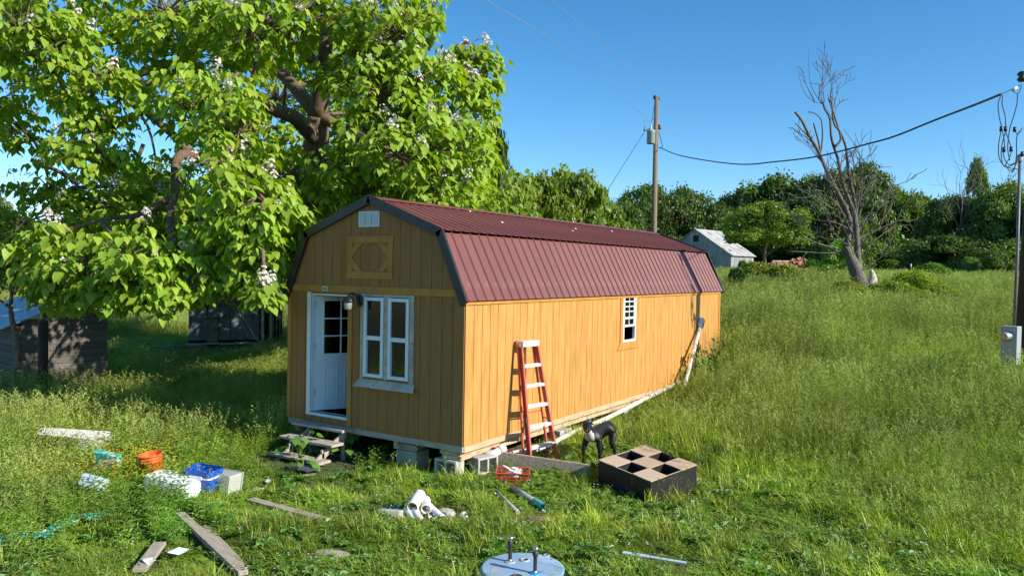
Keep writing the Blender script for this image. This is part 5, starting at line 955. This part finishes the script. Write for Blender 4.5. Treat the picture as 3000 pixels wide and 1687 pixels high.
for u,top,wd,D,mt,pr,lab in (
 (1228,345,90,32,'mid','d','slender fine leaved tree showing past the right edge of the big flowering tree'),
 (1270,452,150,36,'light','d','light green feathery tree just behind the shed ridge, leftmost of its row'),(1345,462,130,38,'yel','d','yellowish feathery tree in the middle of the light row behind the ridge'),(1400,448,120,40,'light','d','tallest tuft of the light row behind the shed ridge'),(1470,456,130,38,'light','d','rounded light tree at the right end of the row behind the ridge'),(1512,500,70,45,'mid','a','small darker tree between the light row and the dark wood'),
 (1565,508,110,72,'dark','e','dark ragged tree left of the utility pole'),(1625,498,130,76,'dark','b','dark rounded tree directly behind the utility pole'),(1715,503,140,78,'dark','a','dark tree right of the utility pole'),(1790,505,120,80,'dark','e','dark tree above the barn gable'),
 (1865,486,120,86,'dark','b','dark crown left of the great dome tree'),(1940,462,180,84,'dark','a','great dark dome shaped tree above the barn'),(2030,470,130,82,'dark','b','dark tree left of the dead tree'),(2090,422,150,78,'dark','e','tallest dark crown behind the dead tree limbs'),(2185,438,150,80,'dark','c','tapering dark tree just right of the dead tree'),(2250,476,120,84,'mid','b','grey green tree right of the tapering one'),
 (2320,482,130,86,'dark','a','dark tree above the bright sapling'),(2390,492,110,88,'dark','e','dark tree between sapling and bare saplings'),(2456,432,66,92,'mid','c','thin tall green top between two bare trees'),(2440,500,110,90,'mid','b','mid green crown below the thin tall top'),(2520,474,130,86,'mid','a','lighter green crown nearest the meter pole'),(2640,470,180,84,'dark','b','dark crown beyond the meter pole'),(2790,450,200,80,'dark','a','dark crown far to the right of the meter pole')):
    tree(u,top,wd,D,mt,pr,lab,grp=WG if mt=='dark' else None)
for i,(u,top,wd,D,mt,pr) in enumerate(((-60,470,140,40,'dark','b'),(20,540,110,60,'mid','a'),(85,545,150,85,'mid','e'),(190,560,150,88,'mid','b'),(310,550,160,86,'mid','a'),(440,560,160,84,'mid','e'),(560,545,150,80,'mid','b'),(680,560,140,78,'light','a'),(800,545,140,76,'mid','e'),(920,555,140,74,'mid','b'),(1040,540,150,70,'mid','a'),(1150,520,150,60,'mid','e'))):
    tree(u,top,wd,D,mt,pr,'hazy green tree of the far left field edge, %s from the left'%('first','second','third','fourth','fifth','sixth','seventh','eighth','ninth','tenth','eleventh','twelfth')[i])
tree(1925,516,140,84,'bar','b','bright yellow green tree standing in front of the barn',low=.40); 
q=wp(1883,690,84); m=MB(); 
tree(2112,612,90,44,'bright','s','leafy bright sapling behind the dead tree trunk'); tree(2345,668,92,42,'bright','s','bright round sapling in the open meadow',low=.0); tree(2150,560,90,70,'mid','s','grey green tree behind the split trunk')
# low far trees closing the gaps under the crowns
for i,(u,v,wd,D,mt) in enumerate(((1560,590,160,70,'mid'),(1700,600,180,74,'mid'),(1830,610,160,92,'dark'),(1960,600,170,90,'dark'),(2060,590,170,84,'dark'),(2200,600,170,80,'dark'),(2290,600,150,80,'dark'),(2380,600,150,84,'dark'),(2470,600,160,84,'mid'),(2570,600,160,80,'mid'),(2700,610,200,78,'dark'),(1400,560,200,50,'mid'),(1270,560,160,50,'mid'))):
    tree(u,v,wd,D,mt,('a','b','e')[i%3],'low understorey tree at the wood edge, %s of thirteen'%('first','second','third','fourth','fifth','sixth','seventh','eighth','ninth','tenth','eleventh','twelfth','last')[i],low=.0,grp='understorey trees of the wood edge',trunk=False,name='understorey_tree')
def bush(u,v,wd,ht,D,mt,label,pr='s',dens=1): # v: base line
    q=wp(u,v,D); g=G(q.x,q.y); pxm=FPX/S/D; R=wd/2/pxm; h=ht/pxm
    t_=thing('bush',(q.x,q.y,g-.1),label,'bush',rotz=u%6); o=put(CM[pr],'crown',t_,scale=(R*1.15,R*1.15,h*1.0),kind='stuff'); o.material_slots[0].link='OBJECT'; o.material_slots[0].material=LM[mt]
    m=MB(); rr=np.random.default_rng(int(u)); 
    for k in range(7): a=rr.uniform(0,6.28); m.tube([(0,0,-.1),(math.cos(a)*R*.4,math.sin(a)*R*.4,h*.5),(math.cos(a)*R*.7,math.sin(a)*R*.7,h*rr.uniform(.7,1.05))],[.02,.014,.006],4)
    m.build('stems',M['deadbark'],t_)
for a in ((2125,858,150,80,27,'yel','yellow green bush left of the white sheet at the dead tree foot','b'),(2235,858,170,80,27,'yel','yellow green bush hiding the foot of the dead tree','e'),(2300,850,160,95,28,'yel','yellow green bush right of the dead tree foot','e'),(2110,862,120,60,25,'mid','darker bush in front of the white sheet'),
 (1985,775,110,45,38,'mid','dark shrub in front of the brick pile'),(1900,765,160,85,34,'yel','scrubby bush just beyond the far corner of the shed'),(1850,750,80,85,31,'mid','thin leafy bush beside the far eave'),(1970,790,170,85,33,'yel','low scrub between shed and dead tree'),(2100,770,100,65,36,'yel','low scrub right of the brick pile'),
 (2500,735,140,75,58,'mid','wide bush at the right end of the meadow'),(2440,725,90,60,60,'mid','small bush left of the wide one'),(1868,690,50,50,60,'bright','bright bush at the foot of the barn'),(2085,690,70,60,66,'bright','bright bush beside the brick pile'),
 (650,742,140,60,45,'bright','bright bush seen above the hutch roof'),(250,740,150,50,60,'yel','pale bush at the back of the left field'),(40,800,110,60,30,'mid','dark bush behind the plank shed')): bush(*a)
# vines at the far end of the wall
bushv=bush; 
t_=thing('wall_vine',(.12,9.3,-.05),'dark creeper and tall weeds climbing the far end of the amber wall','vine'); rr=np.random.default_rng(4)
n=520; P_=np.stack([rr.uniform(.02,.35,n),rr.uniform(-.9,1.6,n),np.abs(rr.normal(0,.42,n))],1); P_[:,2]=np.minimum(P_[:,2],1.15-.5*np.abs(P_[:,1])); P_=P_[P_[:,2]>-.1]; n=len(P_)
a=rr.uniform(-1,1,(n,3)); d_=np.stack([np.full(n,.8),a[:,1],-.6+.4*a[:,2]],1); d_/=np.linalg.norm(d_,axis=1)[:,None]; nr=np.stack([a[:,0]*.4+.5,a[:,2]*.3,np.ones(n)],1); nr-=d_*(nr*d_).sum(1)[:,None]; nr/=np.linalg.norm(nr,axis=1)[:,None]; s_=np.cross(d_,nr); Rr=np.stack([s_,d_,nr],1)*rr.uniform(.07,.12,n)[:,None,None]
V=np.einsum('vj,njk->nvk',LV,Rr)+P_[:,None,:]; put(arr_mesh('leaves',V.reshape(-1,3),(LF[None]+(np.arange(n)*10)[:,None,None]).reshape(-1,3),LM['g4']),'leaves',t_,kind='stuff')
m=MB(); 
for k in range(26): y=rr.uniform(-1,1.7); h=rr.uniform(.6,1.5); m.tube([(.2,y,-.2),(.15+rr.uniform(-.1,.1),y+rr.uniform(-.1,.1),h*.6),(.12,y+rr.uniform(-.2,.2),h)],[.006,.005,.002],4)
m.build('stems',LM['dry'],t_,kind='stuff')
# small tree in front of the plank shed
sp=thing('young_tree',wp(42,900,15),'slender young tree with a forked trunk in front of the plank shed','tree'); sp.location.z=G(*sp.location[:2]); sl=sp.location.copy()
def sl_(pts,a,b): return limb([wp(u,v,D) for u,v,D in pts],a,b,'trunk' if a>.05 else 'branch',sp,M['bark'],7)
sl_([(45,930,15),(42,860,15),(30,800,15),(28,760,15.2),(36,700,15.3)],.07,.03); sl_([(28,775,15.1),(10,762,15),(-15,745,15)],.035,.02); sl_([(36,740,15),(60,700,14.8),(80,670,15)],.025,.01)
o=put(CM['s'],'crown',sp,loc=wp(25,735,15.2)-sl,scale=(.75,.75,.95),kind='stuff'); o.material_slots[0].link='OBJECT'; o.material_slots[0].material=LM['mid']
# bare trees beyond
def bare(u,top,base,D,label):
    q=wp(u,base,D); q.z=G(q.x,q.y); global tw,dead; old=dead; dead=thing('bare_tree',q,label,'tree'); tw=MB(); h=wp(u,top,D).z-q.z
    tw.tube([(0,0,-.2),(0,.1,h*.5),(0.1,0,h*.8)],[.16,.11,.05],6)
    for k in range(14): a=k*2.4; z=h*(.35+.035*k); twig(q+Vector((0,0,z)),Vector((math.cos(a),math.sin(a),1.6)),h*.34,.05,2)
    tw.build('branches',M['deadbark'],dead); dead=old
bare(2413,442,690,86,'grey leafless tree left of the thin tall green top'); bare(2492,452,690,88,'grey leafless tree right of the thin tall green top')
# ---------------- grass and weeds: one mass each, instanced from their own small tufts ----------------
def scatter(name,label,cat_,protos,mats,P_,rot,scl):
    V=[];F=[];MI=[];pid=[]
    for k,m in enumerate(protos):
        b=len(V); V+=m.v; F+=[tuple(i+b for i in f) for f in m.f]; MI+=m.m; pid+=[k]*len(m.v)
    nv=len(V); V=V+P_.tolist(); pid+=[-1]*len(P_); me=bpy.data.meshes.new(name); me.from_pydata(V,[],F)
    for x in mats: me.materials.append(x)
    me.polygons.foreach_set('material_index',MI)
    me.attributes.new('pid','INT','POINT').data.foreach_set('value',pid)
    R_=np.zeros((len(V),3),np.float32); R_[nv:]=rot; me.attributes.new('rot','FLOAT_VECTOR','POINT').data.foreach_set('vector',R_.ravel())
    S_=np.ones((len(V),3),np.float32); S_[nv:]=scl; me.attributes.new('scl','FLOAT_VECTOR','POINT').data.foreach_set('vector',S_.ravel())
    o=put(me,name,kind='stuff',label=label,cat=cat_)
    g=bpy.data.node_groups.new(name,'GeometryNodeTree'); g.interface.new_socket('Geometry',in_out='INPUT',socket_type='NodeSocketGeometry'); g.interface.new_socket('Geometry',in_out='OUTPUT',socket_type='NodeSocketGeometry')
    N=g.nodes.new; Lk=g.links.new; gi=N('NodeGroupInput'); go=N('NodeGroupOutput')
    def attr(nm,ty): a=N('GeometryNodeInputNamedAttribute'); a.data_type=ty; a.inputs[0].default_value=nm; return a.outputs[0]
    pa=attr('pid','INT'); jn=N('GeometryNodeJoinGeometry')
    for k in range(-1,len(protos)):
        cmp_=N('FunctionNodeCompare'); cmp_.data_type='INT'; cmp_.operation='EQUAL'; Lk(pa,cmp_.inputs[2]); cmp_.inputs[3].default_value=k
        sg=N('GeometryNodeSeparateGeometry'); sg.domain='POINT'; Lk(gi.outputs[0],sg.inputs[0]); Lk(cmp_.outputs[0],sg.inputs[1])
        if k<0: pts=sg.outputs[0]
        else: ti=N('GeometryNodeGeometryToInstance'); Lk(sg.outputs[0],ti.inputs[0]); Lk(ti.outputs[0],jn.inputs[0])
    ip=N('GeometryNodeInstanceOnPoints'); Lk(pts,ip.inputs['Points']); Lk(jn.outputs[0],ip.inputs['Instance']); ip.inputs['Pick Instance'].default_value=True
    rv=N('FunctionNodeRandomValue'); rv.data_type='INT'; rv.inputs[4].default_value=0; rv.inputs[5].default_value=len(protos)-1; Lk(rv.outputs[2],ip.inputs['Instance Index'])
    Lk(attr('rot','FLOAT_VECTOR'),ip.inputs['Rotation']); Lk(attr('scl','FLOAT_VECTOR'),ip.inputs['Scale']); Lk(ip.outputs[0],go.inputs[0])
    md=o.modifiers.new('scatter','NODES'); md.node_group=g; return o
def blade(m,x,y,h,w_,a,lean,mi=0,seg=3):
    dx,dy=math.cos(a),math.sin(a); sx,sy=-dy*w_/2,dx*w_/2; vs=[]
    for i in range(seg):
        t=i/seg; o=lean*h*t*t; z=h*(t-.25*lean*t*t); k=1-.35*t; vs+=[(x+dx*o-sx*k,y+dy*o-sy*k,z),(x+dx*o+sx*k,y+dy*o+sy*k,z)]
    vs.append((x+dx*lean*h,y+dy*lean*h,h*(1-.3*lean))); m.add(vs,[(2*i,2*i+1,2*i+3,2*i+2) for i in range(seg-1)]+[(2*seg-2,2*seg-1,2*seg)],mi)
def lance(m,p,d,ln,wd,mi):
    p=Vector(p); d=Vector(d).normalized(); s=d.cross(Vector((0,0,1))); s=s.normalized() if s.length>.1 else Vector((1,0,0)); q=p+d*ln*.45+Vector((0,0,ln*.08)); e=p+d*ln-Vector((0,0,ln*.15))
    m.add([p,q-s*wd/2,e,q+s*wd/2],[(0,1,2),(0,2,3)],mi)
def lawn(seed):
    r=np.random.default_rng(seed); m=MB()
    for i in range(26): a=r.uniform(0,6.28); q=r.uniform(0,.15); blade(m,q*math.cos(a),q*math.sin(a),r.uniform(.06,.21),r.uniform(.005,.010),r.uniform(0,6.28),r.uniform(.2,1.0),0 if r.uniform()<.85 else 2,2)
    for i in range(16):
        a=r.uniform(0,6.28); q=r.uniform(0,.15); c=Vector((q*math.cos(a),q*math.sin(a),r.uniform(.04,.11)))
        for k in range(3): b_=k*2.09+a; lance(m,c,(math.cos(b_),math.sin(b_),.2),r.uniform(.018,.034),.022,1)
    return m
def meadow(seed,tall=.70,n=20,rad=.20,heads=4,wb=.0105):
    r=np.random.default_rng(seed); m=MB()
    for i in range(n): a=r.uniform(0,6.28); q=rad*math.sqrt(r.uniform()); blade(m,q*math.cos(a),q*math.sin(a),r.uniform(.45,.95)*tall,r.uniform(.7,1.3)*wb,r.uniform(0,6.28),r.uniform(.15,.8),0,3)
    for i in range(heads):
        a=r.uniform(0,6.28); q=rad*math.sqrt(r.uniform()); x,y=q*math.cos(a),q*math.sin(a); h=tall*r.uniform(1.0,1.45); b_=r.uniform(0,6.28); le=r.uniform(.03,.22); blade(m,x,y,h,.005*wb/.0105,b_,le,1 if r.uniform()<.5 else 0,2)
        tx,ty=x+math.cos(b_)*le*h,y+math.sin(b_)*le*h
        for k in range(5): c=r.uniform(0,6.28); z=h*(.80+.045*k); lance(m,(x+(tx-x)*.75,y+(ty-y)*.75,z),(math.cos(c)*.7,math.sin(c)*.7,.8),.075*(wb/.0105)**.5,.016*(wb/.0105)**.5,1)
    return m
def weed(seed,tall=.42):
    r=np.random.default_rng(seed); m=MB()
    for s in range(5):
        a=r.uniform(0,6.28); q=r.uniform(0,.14); x,y=q*math.cos(a),q*math.sin(a); h=tall*r.uniform(.6,1.2); lx,ly=r.normal(0,.06,2); blade(m,x,y,h,.006,r.uniform(0,6),.15,0,2)
        for k in range(9): t=.25+.085*k; b_=k*2.4+a; lance(m,(x+lx*t,y+ly*t,h*t),(math.cos(b_),math.sin(b_),.45),r.uniform(.07,.12)*(1.15-.5*t),.022,0)
    return m
FPS=[(-W-.0,.0,.0,L)]   # nothing grows through these (x0,x1,y0,y1)
def keep(x,y):
    k=np.ones(len(x),bool)
    for x0,x1,y0,y1 in ((-W+.05,-.05,.1,L),(-3.4,-1.75,-1.2,.1),(-.5,.4,-.05,.6)): k&=~((x>x0)&(x<x1)&(y>y0)&(y<y1))
    k&=np.hypot(x-tk.location.x,y-tk.location.y)>.47
    d0=np.array([x-Nn.x,y-Nn.y]); a=d0[0]*ex.x+d0[1]*ex.y; b_=d0[0]*ey.x+d0[1]*ey.y; k&=~((a>-.05)&(a<LX+.05)&(b_>-.05)&(b_<LY+.05))
    for (cx,cy,rr_) in ((gp(832,1400).x,gp(832,1400).y,.22),(gp(1358,1312).x,gp(1358,1312).y,.15),(ox,oy,.30),(gp(800,1225).x,gp(800,1225).y,.28),(.62,.36,.16)): k&=np.hypot(x-cx,y-cy)>rr_
    return k
OBJP=[(Vector((-2.5,-1.0,0)),.9),(gp(832,1400),.25),(gp(1358,1312),.16),(Vector((ox,oy,0)),.32),(Vector((.62,.36,0)),.2),(gp(1210,1315),.05),(gp(672,1222),.05),(gp(1932,1362),.04),(gp(450,1415),.1),(gp(655,1235),.1),(Vector(tk.location),.45)]
def shorten(x,y):
    d=np.full(len(x),9.)
    for q,r_ in OBJP: d=np.minimum(d,np.hypot(x-q.x,y-q.y)-r_)
    for a,c in SEG:
        dx,dy=c.x-a.x,c.y-a.y; t=np.clip(((x-a.x)*dx+(y-a.y)*dy)/(dx*dx+dy*dy),0,1); d=np.minimum(d,np.hypot(x-a.x-t*dx,y-a.y-t*dy)-.05)
    return np.clip(.35+.65*d/.45,.35,1)
def line_clear(x,y,segs,wd):
    k=np.ones(len(x),bool)
    for (a,c) in segs:
        dx,dy=c.x-a.x,c.y-a.y; t=np.clip(((x-a.x)*dx+(y-a.y)*dy)/(dx*dx+dy*dy),0,1); k&=np.hypot(x-a.x-t*dx,y-a.y-t*dy)>wd
    return k
SEG=[(gp(*a),gp(*b_)) for a,b_ in (((630,1268),(826,1322)),((452,1308),(612,1460)),((515,1328),(608,1430)),((402,1385),(352,1455)),((1288,1234),(1368,1284)),((1247,1243),(1303,1297)),((1566,1400),(1726,1424)))]
def noise(x,y,s,ph=0): return (np.sin(x*s+ph)+np.sin(y*s*1.3+ph*2)+np.sin((x+y)*s*.7+ph)+np.sin((x-1.7*y)*s*.5+2*ph))/4
def tallness(x,y):   # 0 lawn .. 1 hay meadow
    right=(.50*sstep((y-(1.6-.30*x)+noise(x,y,1.1)*1.2)/3.5)+.50*sstep((y-(5.9-.35*x)+noise(x,y,1.1)*.9)/4))*np.where(y<10.5,.25+.75*sstep((x-.3)/1.8),1.)*(x>.25)
    left=sstep((y+1.2+.35*(x+4)+noise(x,y,1.3)*.6)/2.0)*(x<-W+.1)
    lf=sstep((-1.9-x-.35*(y+5)+noise(x,y,2)*.5)/1.6)*.62*(y<1)
    back=(y>L-.5)*1.
    return np.clip(np.maximum.reduce([right,left,lf*(x<.5),back]),0,1)
def spread_pts(n,dmin,dmax,pw=1.,seed=0,amin=-12,amax=80):
    r=np.random.default_rng(seed); a=np.radians(r.uniform(amin,amax,n)); d=dmin+(dmax-dmin)*r.uniform(0,1,n)**pw; x=6.6-np.sin(a)*d; y=-8.9+np.cos(a)*d; return x,y,r
def mk(x,y,r,tilt=.12,sink=.01): 
    n=len(x); return np.stack([x,y,gz(x,y)-sink],1),np.stack([r.normal(0,tilt,n),r.normal(0,tilt,n),r.uniform(0,6.28,n)],1)
# short lawn and clover
x,y,r=spread_pts(56000,4.3,24,1.15,1,-22,70); T_=tallness(x,y); k=keep(x,y)&line_clear(x,y,SEG,.10)&(noise(x,y,3.1,1)+r.normal(0,.3,len(x))>-.66)&((T_<.75)|(r.uniform(size=len(x))<.3)); x,y=x[k],y[k]; P_,R_=mk(x,y,r); s=r.uniform(.55,1.35,len(x))*(1+.35*noise(x,y,1.7,.3))*(1+.6*np.clip(noise(x,y,6.,.8),-.5,1)); sc_=np.stack([s,s,s*shorten(x,y)*(.55+.7*T_[k]+.30*(noise(x,y,.9,2)+.3))*np.clip(.45+.55*np.hypot(x-tk.location.x,y-tk.location.y)/1.6,.45,1)],1)
scatter('lawn_grass','short lawn grass mixed with clover around the tank lid and pipes','grass',[lawn(i) for i in range(5)],[LM['g1'],LM['g3'],LM['seed']],P_,R_,sc_)
# hay meadow near and mid
x,y,r=spread_pts(62000,6,44,1.25,2,-24,78); T_=tallness(x,y); d=np.hypot(x-6.6,y+8.9); k=keep(x,y)&(r.uniform(size=len(x))<T_*1.15-.08); k&=~((np.hypot(x-SEG[0][0].x,y-SEG[0][0].y)<.8)); x,y,T_,d=x[k],y[k],T_[k],d[k]; P_,R_=mk(x,y,r); s=r.uniform(.7,1.2,len(x))*(.45+.55*T_)*(1+.42*noise(x,y,.6,1)+.2*noise(x,y,1.9,2)); wd=1+np.clip((d-12)/20,0,1.3); sc_=np.stack([wd,wd,s*np.where(x<-3,.8,1)*np.where((x<-7)&(y>3.2)&(y<12),.45,1)],1)
scatter('meadow_grass','tall hay meadow grass with pale seed heads around the shed','grass',[meadow(i) for i in range(5)],[LM['g2'],LM['seed']],P_,R_,sc_)
# far meadow
x,y,r=spread_pts(33000,34,125,1.5,3,-20,80); d=np.hypot(x-6.6,y+8.9); P_,R_=mk(x,y,r,.05); s=r.uniform(.7,1.2,len(x)); wd=np.clip(d/40,1,2.6); sc_=np.stack([wd,wd,s*1.1],1)
scatter('far_meadow_grass','sunlit field grass reaching to the wood edge','grass',[meadow(20+i,.6,30,.55,10,.02) for i in range(4)],[LM['g2'],LM['seed']],P_,R_,sc_)
# leafy weeds
x,y,r=spread_pts(21000,4.5,32,1.1,4,-6,75); z1=(-1.2-x-.25*(y+5)); k=keep(x,y)&line_clear(x,y,SEG,.13)&((r.uniform(size=len(x))<np.clip(z1*.5,0,.75)*(y<1.5))|(r.uniform(size=len(x))<.10+.14*(noise(x,y,1.4,2)>.2)+.30*((x>0)&(noise(x,y,.9,1.1)>.25)))); x,y=x[k],y[k]; P_,R_=mk(x,y,r); s=r.uniform(.6,1.15,len(x)); near=np.clip(1-np.hypot(x+2.3,y+3.3)/1.3,0,1)
s=s*np.where(x>-1.2,.5+.5*tallness(x,y),1.0); s=s*(.4+.6*shorten(x,y)); sc_=np.stack([s,s,s],1)
scatter('leafy_weeds','leafy green weeds around the plastic things and boards on the left','weeds',[weed(i) for i in range(5)],[LM['g4']],P_,R_,sc_)
# broad rosettes in the lawn and a dense leafy stand before the white tub
def rosette(seed):
    r=np.random.default_rng(seed); m=MB()
    for k in range(11):
        a=k*2.4+r.normal(0,.2); ln=r.uniform(.07,.14); d=Vector((math.cos(a),math.sin(a),r.uniform(.25,.9))).normalized(); s_=Vector((-math.sin(a),math.cos(a),0))*ln*r.uniform(.18,.30); p=Vector((0,0,.01)); q=p+d*ln*.55; e=p+d*ln+Vector((0,0,-ln*.35)); m.add([p,q-s_,e,q+s_],[(0,1,2),(0,2,3)],0)
    return m
x,y,r=spread_pts(9000,4.4,20,1.1,31,-10,70); k=keep(x,y)&line_clear(x,y,SEG,.15)&(tallness(x,y)<.7)&(noise(x,y,2.7,.7)+r.normal(0,.25,len(x))>.0); x,y=x[k],y[k]; P_,R_=mk(x,y,r,.2,0.); P_[:,2]+=r.uniform(0,.06,len(x)); s=r.uniform(.6,1.5,len(x))*(.5+.5*shorten(x,y)); scatter('rosette_weeds','broad leaved rosette weeds spread through the lawn','weeds',[rosette(i) for i in range(4)],[LM['big']],P_,R_,np.stack([s,s,s],1))
c0=gp(405,1300); c1=gp(470,1330); r=np.random.default_rng(33); n=170; x=np.concatenate([r.normal(c0.x,.33,n),r.normal(c1.x,.25,70)]); y=np.concatenate([r.normal(c0.y,.20,n),r.normal(c1.y,.2,70)]); k=line_clear(x,y,SEG,.12); x,y=x[k],y[k]; P_,R_=mk(x,y,r); s=r.uniform(.42,.80,len(x)); scatter('weed_stand','dense dark green leafy weeds in front of the white tub','weeds',[weed(50+i) for i in range(3)],[LM['g3']],P_,R_,np.stack([s,s,s],1))
def stalk(seed):
    r=np.random.default_rng(seed); m=MB()
    for k in range(4):
        x,y=r.normal(0,.10,2); h=r.uniform(.7,1.15); a=r.uniform(0,6.28); blade(m,x,y,h,.008,a,.12,0,2)
        for q in range(9): t=.5+.055*q; b_=q*2.4; lance(m,(x+math.cos(a)*.12*h*t*t,y+math.sin(a)*.12*h*t*t,h*t*.97),(math.cos(b_),math.sin(b_),.8),.07,.02,1)
    return m
x,y,r=spread_pts(2600,9,40,1.1,41,-14,75); k=keep(x,y)&(tallness(x,y)>.5)&(noise(x,y,.8,2.2)+r.normal(0,.2,len(x))>.15)&(x>-3); x,y=x[k],y[k]; P_,R_=mk(x,y,r); s=r.uniform(.7,1.15,len(x)); scatter('dry_stalks','taller dry brown weed stalks standing in the meadow','weeds',[stalk(i) for i in range(3)],[LM['dry'],LM['seed']],P_,R_,np.stack([s,s,s],1))
# flowers
def flw(seed,mt,h=.3,s=.012,n=5):
    r=np.random.default_rng(seed); m=MB()
    for i in range(n):
        x,y=r.normal(0,.09,2); z=h*r.uniform(.6,1.2); blade(m,x,y,z,.003,r.uniform(0,6),.05,1,2)
        for k in range(4): a=k*1.57; m.add([(x,y,z),(x+s*math.cos(a),y+s*math.sin(a),z+.006),(x+s*math.cos(a+1.3),y+s*math.sin(a+1.3),z+.006)],[(0,1,2)],0)
    return m
r=np.random.default_rng(9); c1=gp(275,1235); c2_=gp(310,1190); n=150; x=np.concatenate([r.normal(c1.x-.1,.55,n),r.normal(c2_.x+.2,.5,n//2),r.uniform(-8,-3,60)]); y=np.concatenate([r.normal(c1.y+.05,.45,n),r.normal(c2_.y,.4,n//2),r.uniform(-3,1,60)]); P_,R_=mk(x,y,r); scatter('yellow_flowers','small yellow wild flowers around the teal carton','flowers',[flw(i,0,.42,.016,6) for i in range(3)],[LM['yfl'],LM['g4']],P_,R_,np.ones((len(x),3)))
x,y,r=spread_pts(6200,4.6,20,1.1,21,-22,70); k=keep(x,y)&line_clear(x,y,SEG,.3)&(noise(x,y,2.3,1.5)+r.normal(0,.25,len(x))>.12)&(tallness(x,y)<.6); x,y=x[k],y[k]; P_,R_=mk(x,y,r); s=r.uniform(.28,.62,len(x))*(.4+.6*shorten(x,y))
scatter('rough_grass_tufts','rougher unmown grass clumps standing out of the lawn','grass',[meadow(40+i,.6,26,.13,1,.010) for i in range(3)],[LM['g1'],LM['seed']],P_,R_,np.stack([np.full(len(x),.8),np.full(len(x),.8),s],1))
x,y,r=spread_pts(700,6,22,1.,10,-4,60); k=keep(x,y)&(x>-1.5); x,y=x[k],y[k]; P_,R_=mk(x,y,r); scatter('white_clover_flowers','white clover heads dotted through the lawn','flowers',[flw(i,0,.13,.014,3) for i in range(3)],[LM['wfl'],LM['g1']],P_,R_,np.ones((len(x),3)))
# broad leaves under the steps and by the dog
def broad(name,loc,n,R_,h,seed,label,s0=.12):
    rr=np.random.default_rng(seed); t_=thing(name,loc,label,'plant')
    for i in range(n):
        a=rr.uniform(0,6.28); q=R_*math.sqrt(rr.uniform()); p=Vector((q*math.cos(a),q*math.sin(a),h*rr.uniform(.3,1))); d=Vector((math.cos(a),math.sin(a),-rr.uniform(.1,.7))).normalized(); nn=Vector((rr.normal(0,.2)+.3,rr.normal(0,.2),1)); nn=(nn-d*nn.dot(d)).normalized(); s=d.cross(nn); z=rr.uniform(.8,1.4)*s0
        o=put(bl_me,'leaf',t_); mm=Matrix(((s*z).to_tuple(),(d*z).to_tuple(),(nn*z).to_tuple())).transposed().to_4x4(); mm.translation=p; o.matrix_local=mm
        m=MB(); m.tube([(0,0,0),(p.x*.6,p.y*.6,p.z*.7),p],.004,4,cap=False); m.build('stalk',LM['g4'],t_)
LV2=LV.copy(); LV2[:,0]*=1.25; bl_me=arr_mesh('leaf',LV2,LF,LM['big'])
broad('burdock',(-2.65,-.62,-.45),16,.35,.40,1,'broad leaved plant growing between the wooden steps',.10); broad('burdock',(-2.2,-.95,-.52),9,.2,.22,2,'broad leaved plant at the right foot of the steps',.10); broad('burdock',(-2.3,.0,-.52),12,.4,.4,5,'broad leaved plant in the shade right of the top step',.11)
broad('burdock',(.75,2.1,-.47),12,.30,.25,3,'broad leaved plant between ladder and dog',.13); q=gp(1475,1195); broad('burdock',(q.x,q.y,q.z),10,.16,.25,6,'narrow leaved clump in front of the dog',.11); q=gp(150,1000); broad('burdock',(q.x,q.y,q.z),10,.5,.6,7,'leafy clump below the plank shed wall',.16)
# dead brush tangle
def brush(u,v,D,n,label,R_=.9,h=1.):
    q=wp(u,v,D); q.z=G(q.x,q.y); rr=np.random.default_rng(int(u)); m=MB()
    for k in range(n): a=rr.uniform(0,6.28); b_=rr.uniform(0,6.28); m.tube([(math.cos(a)*R_*.5,math.sin(a)*R_*.5,rr.uniform(0,.3)),(math.cos(a)*R_*.2,math.sin(b_)*R_*.3,h*rr.uniform(.2,.7)),(math.cos(b_)*R_,math.sin(b_)*R_,h*rr.uniform(.2,1))],[.012,.008,.004],4)
    m.build('brush_pile',LM['dry'],loc=q,label=label,cat='brush',kind='stuff')
brush(1945,850,24,70,'tangle of dry pale twigs in the meadow left of the dead tree',1.3,1.1); brush(2790,870,22,40,'small patch of dry stems near the meter pole',.8,.7); brush(2075,730,36,40,'dry stems behind the scrub',1.2,1.2)
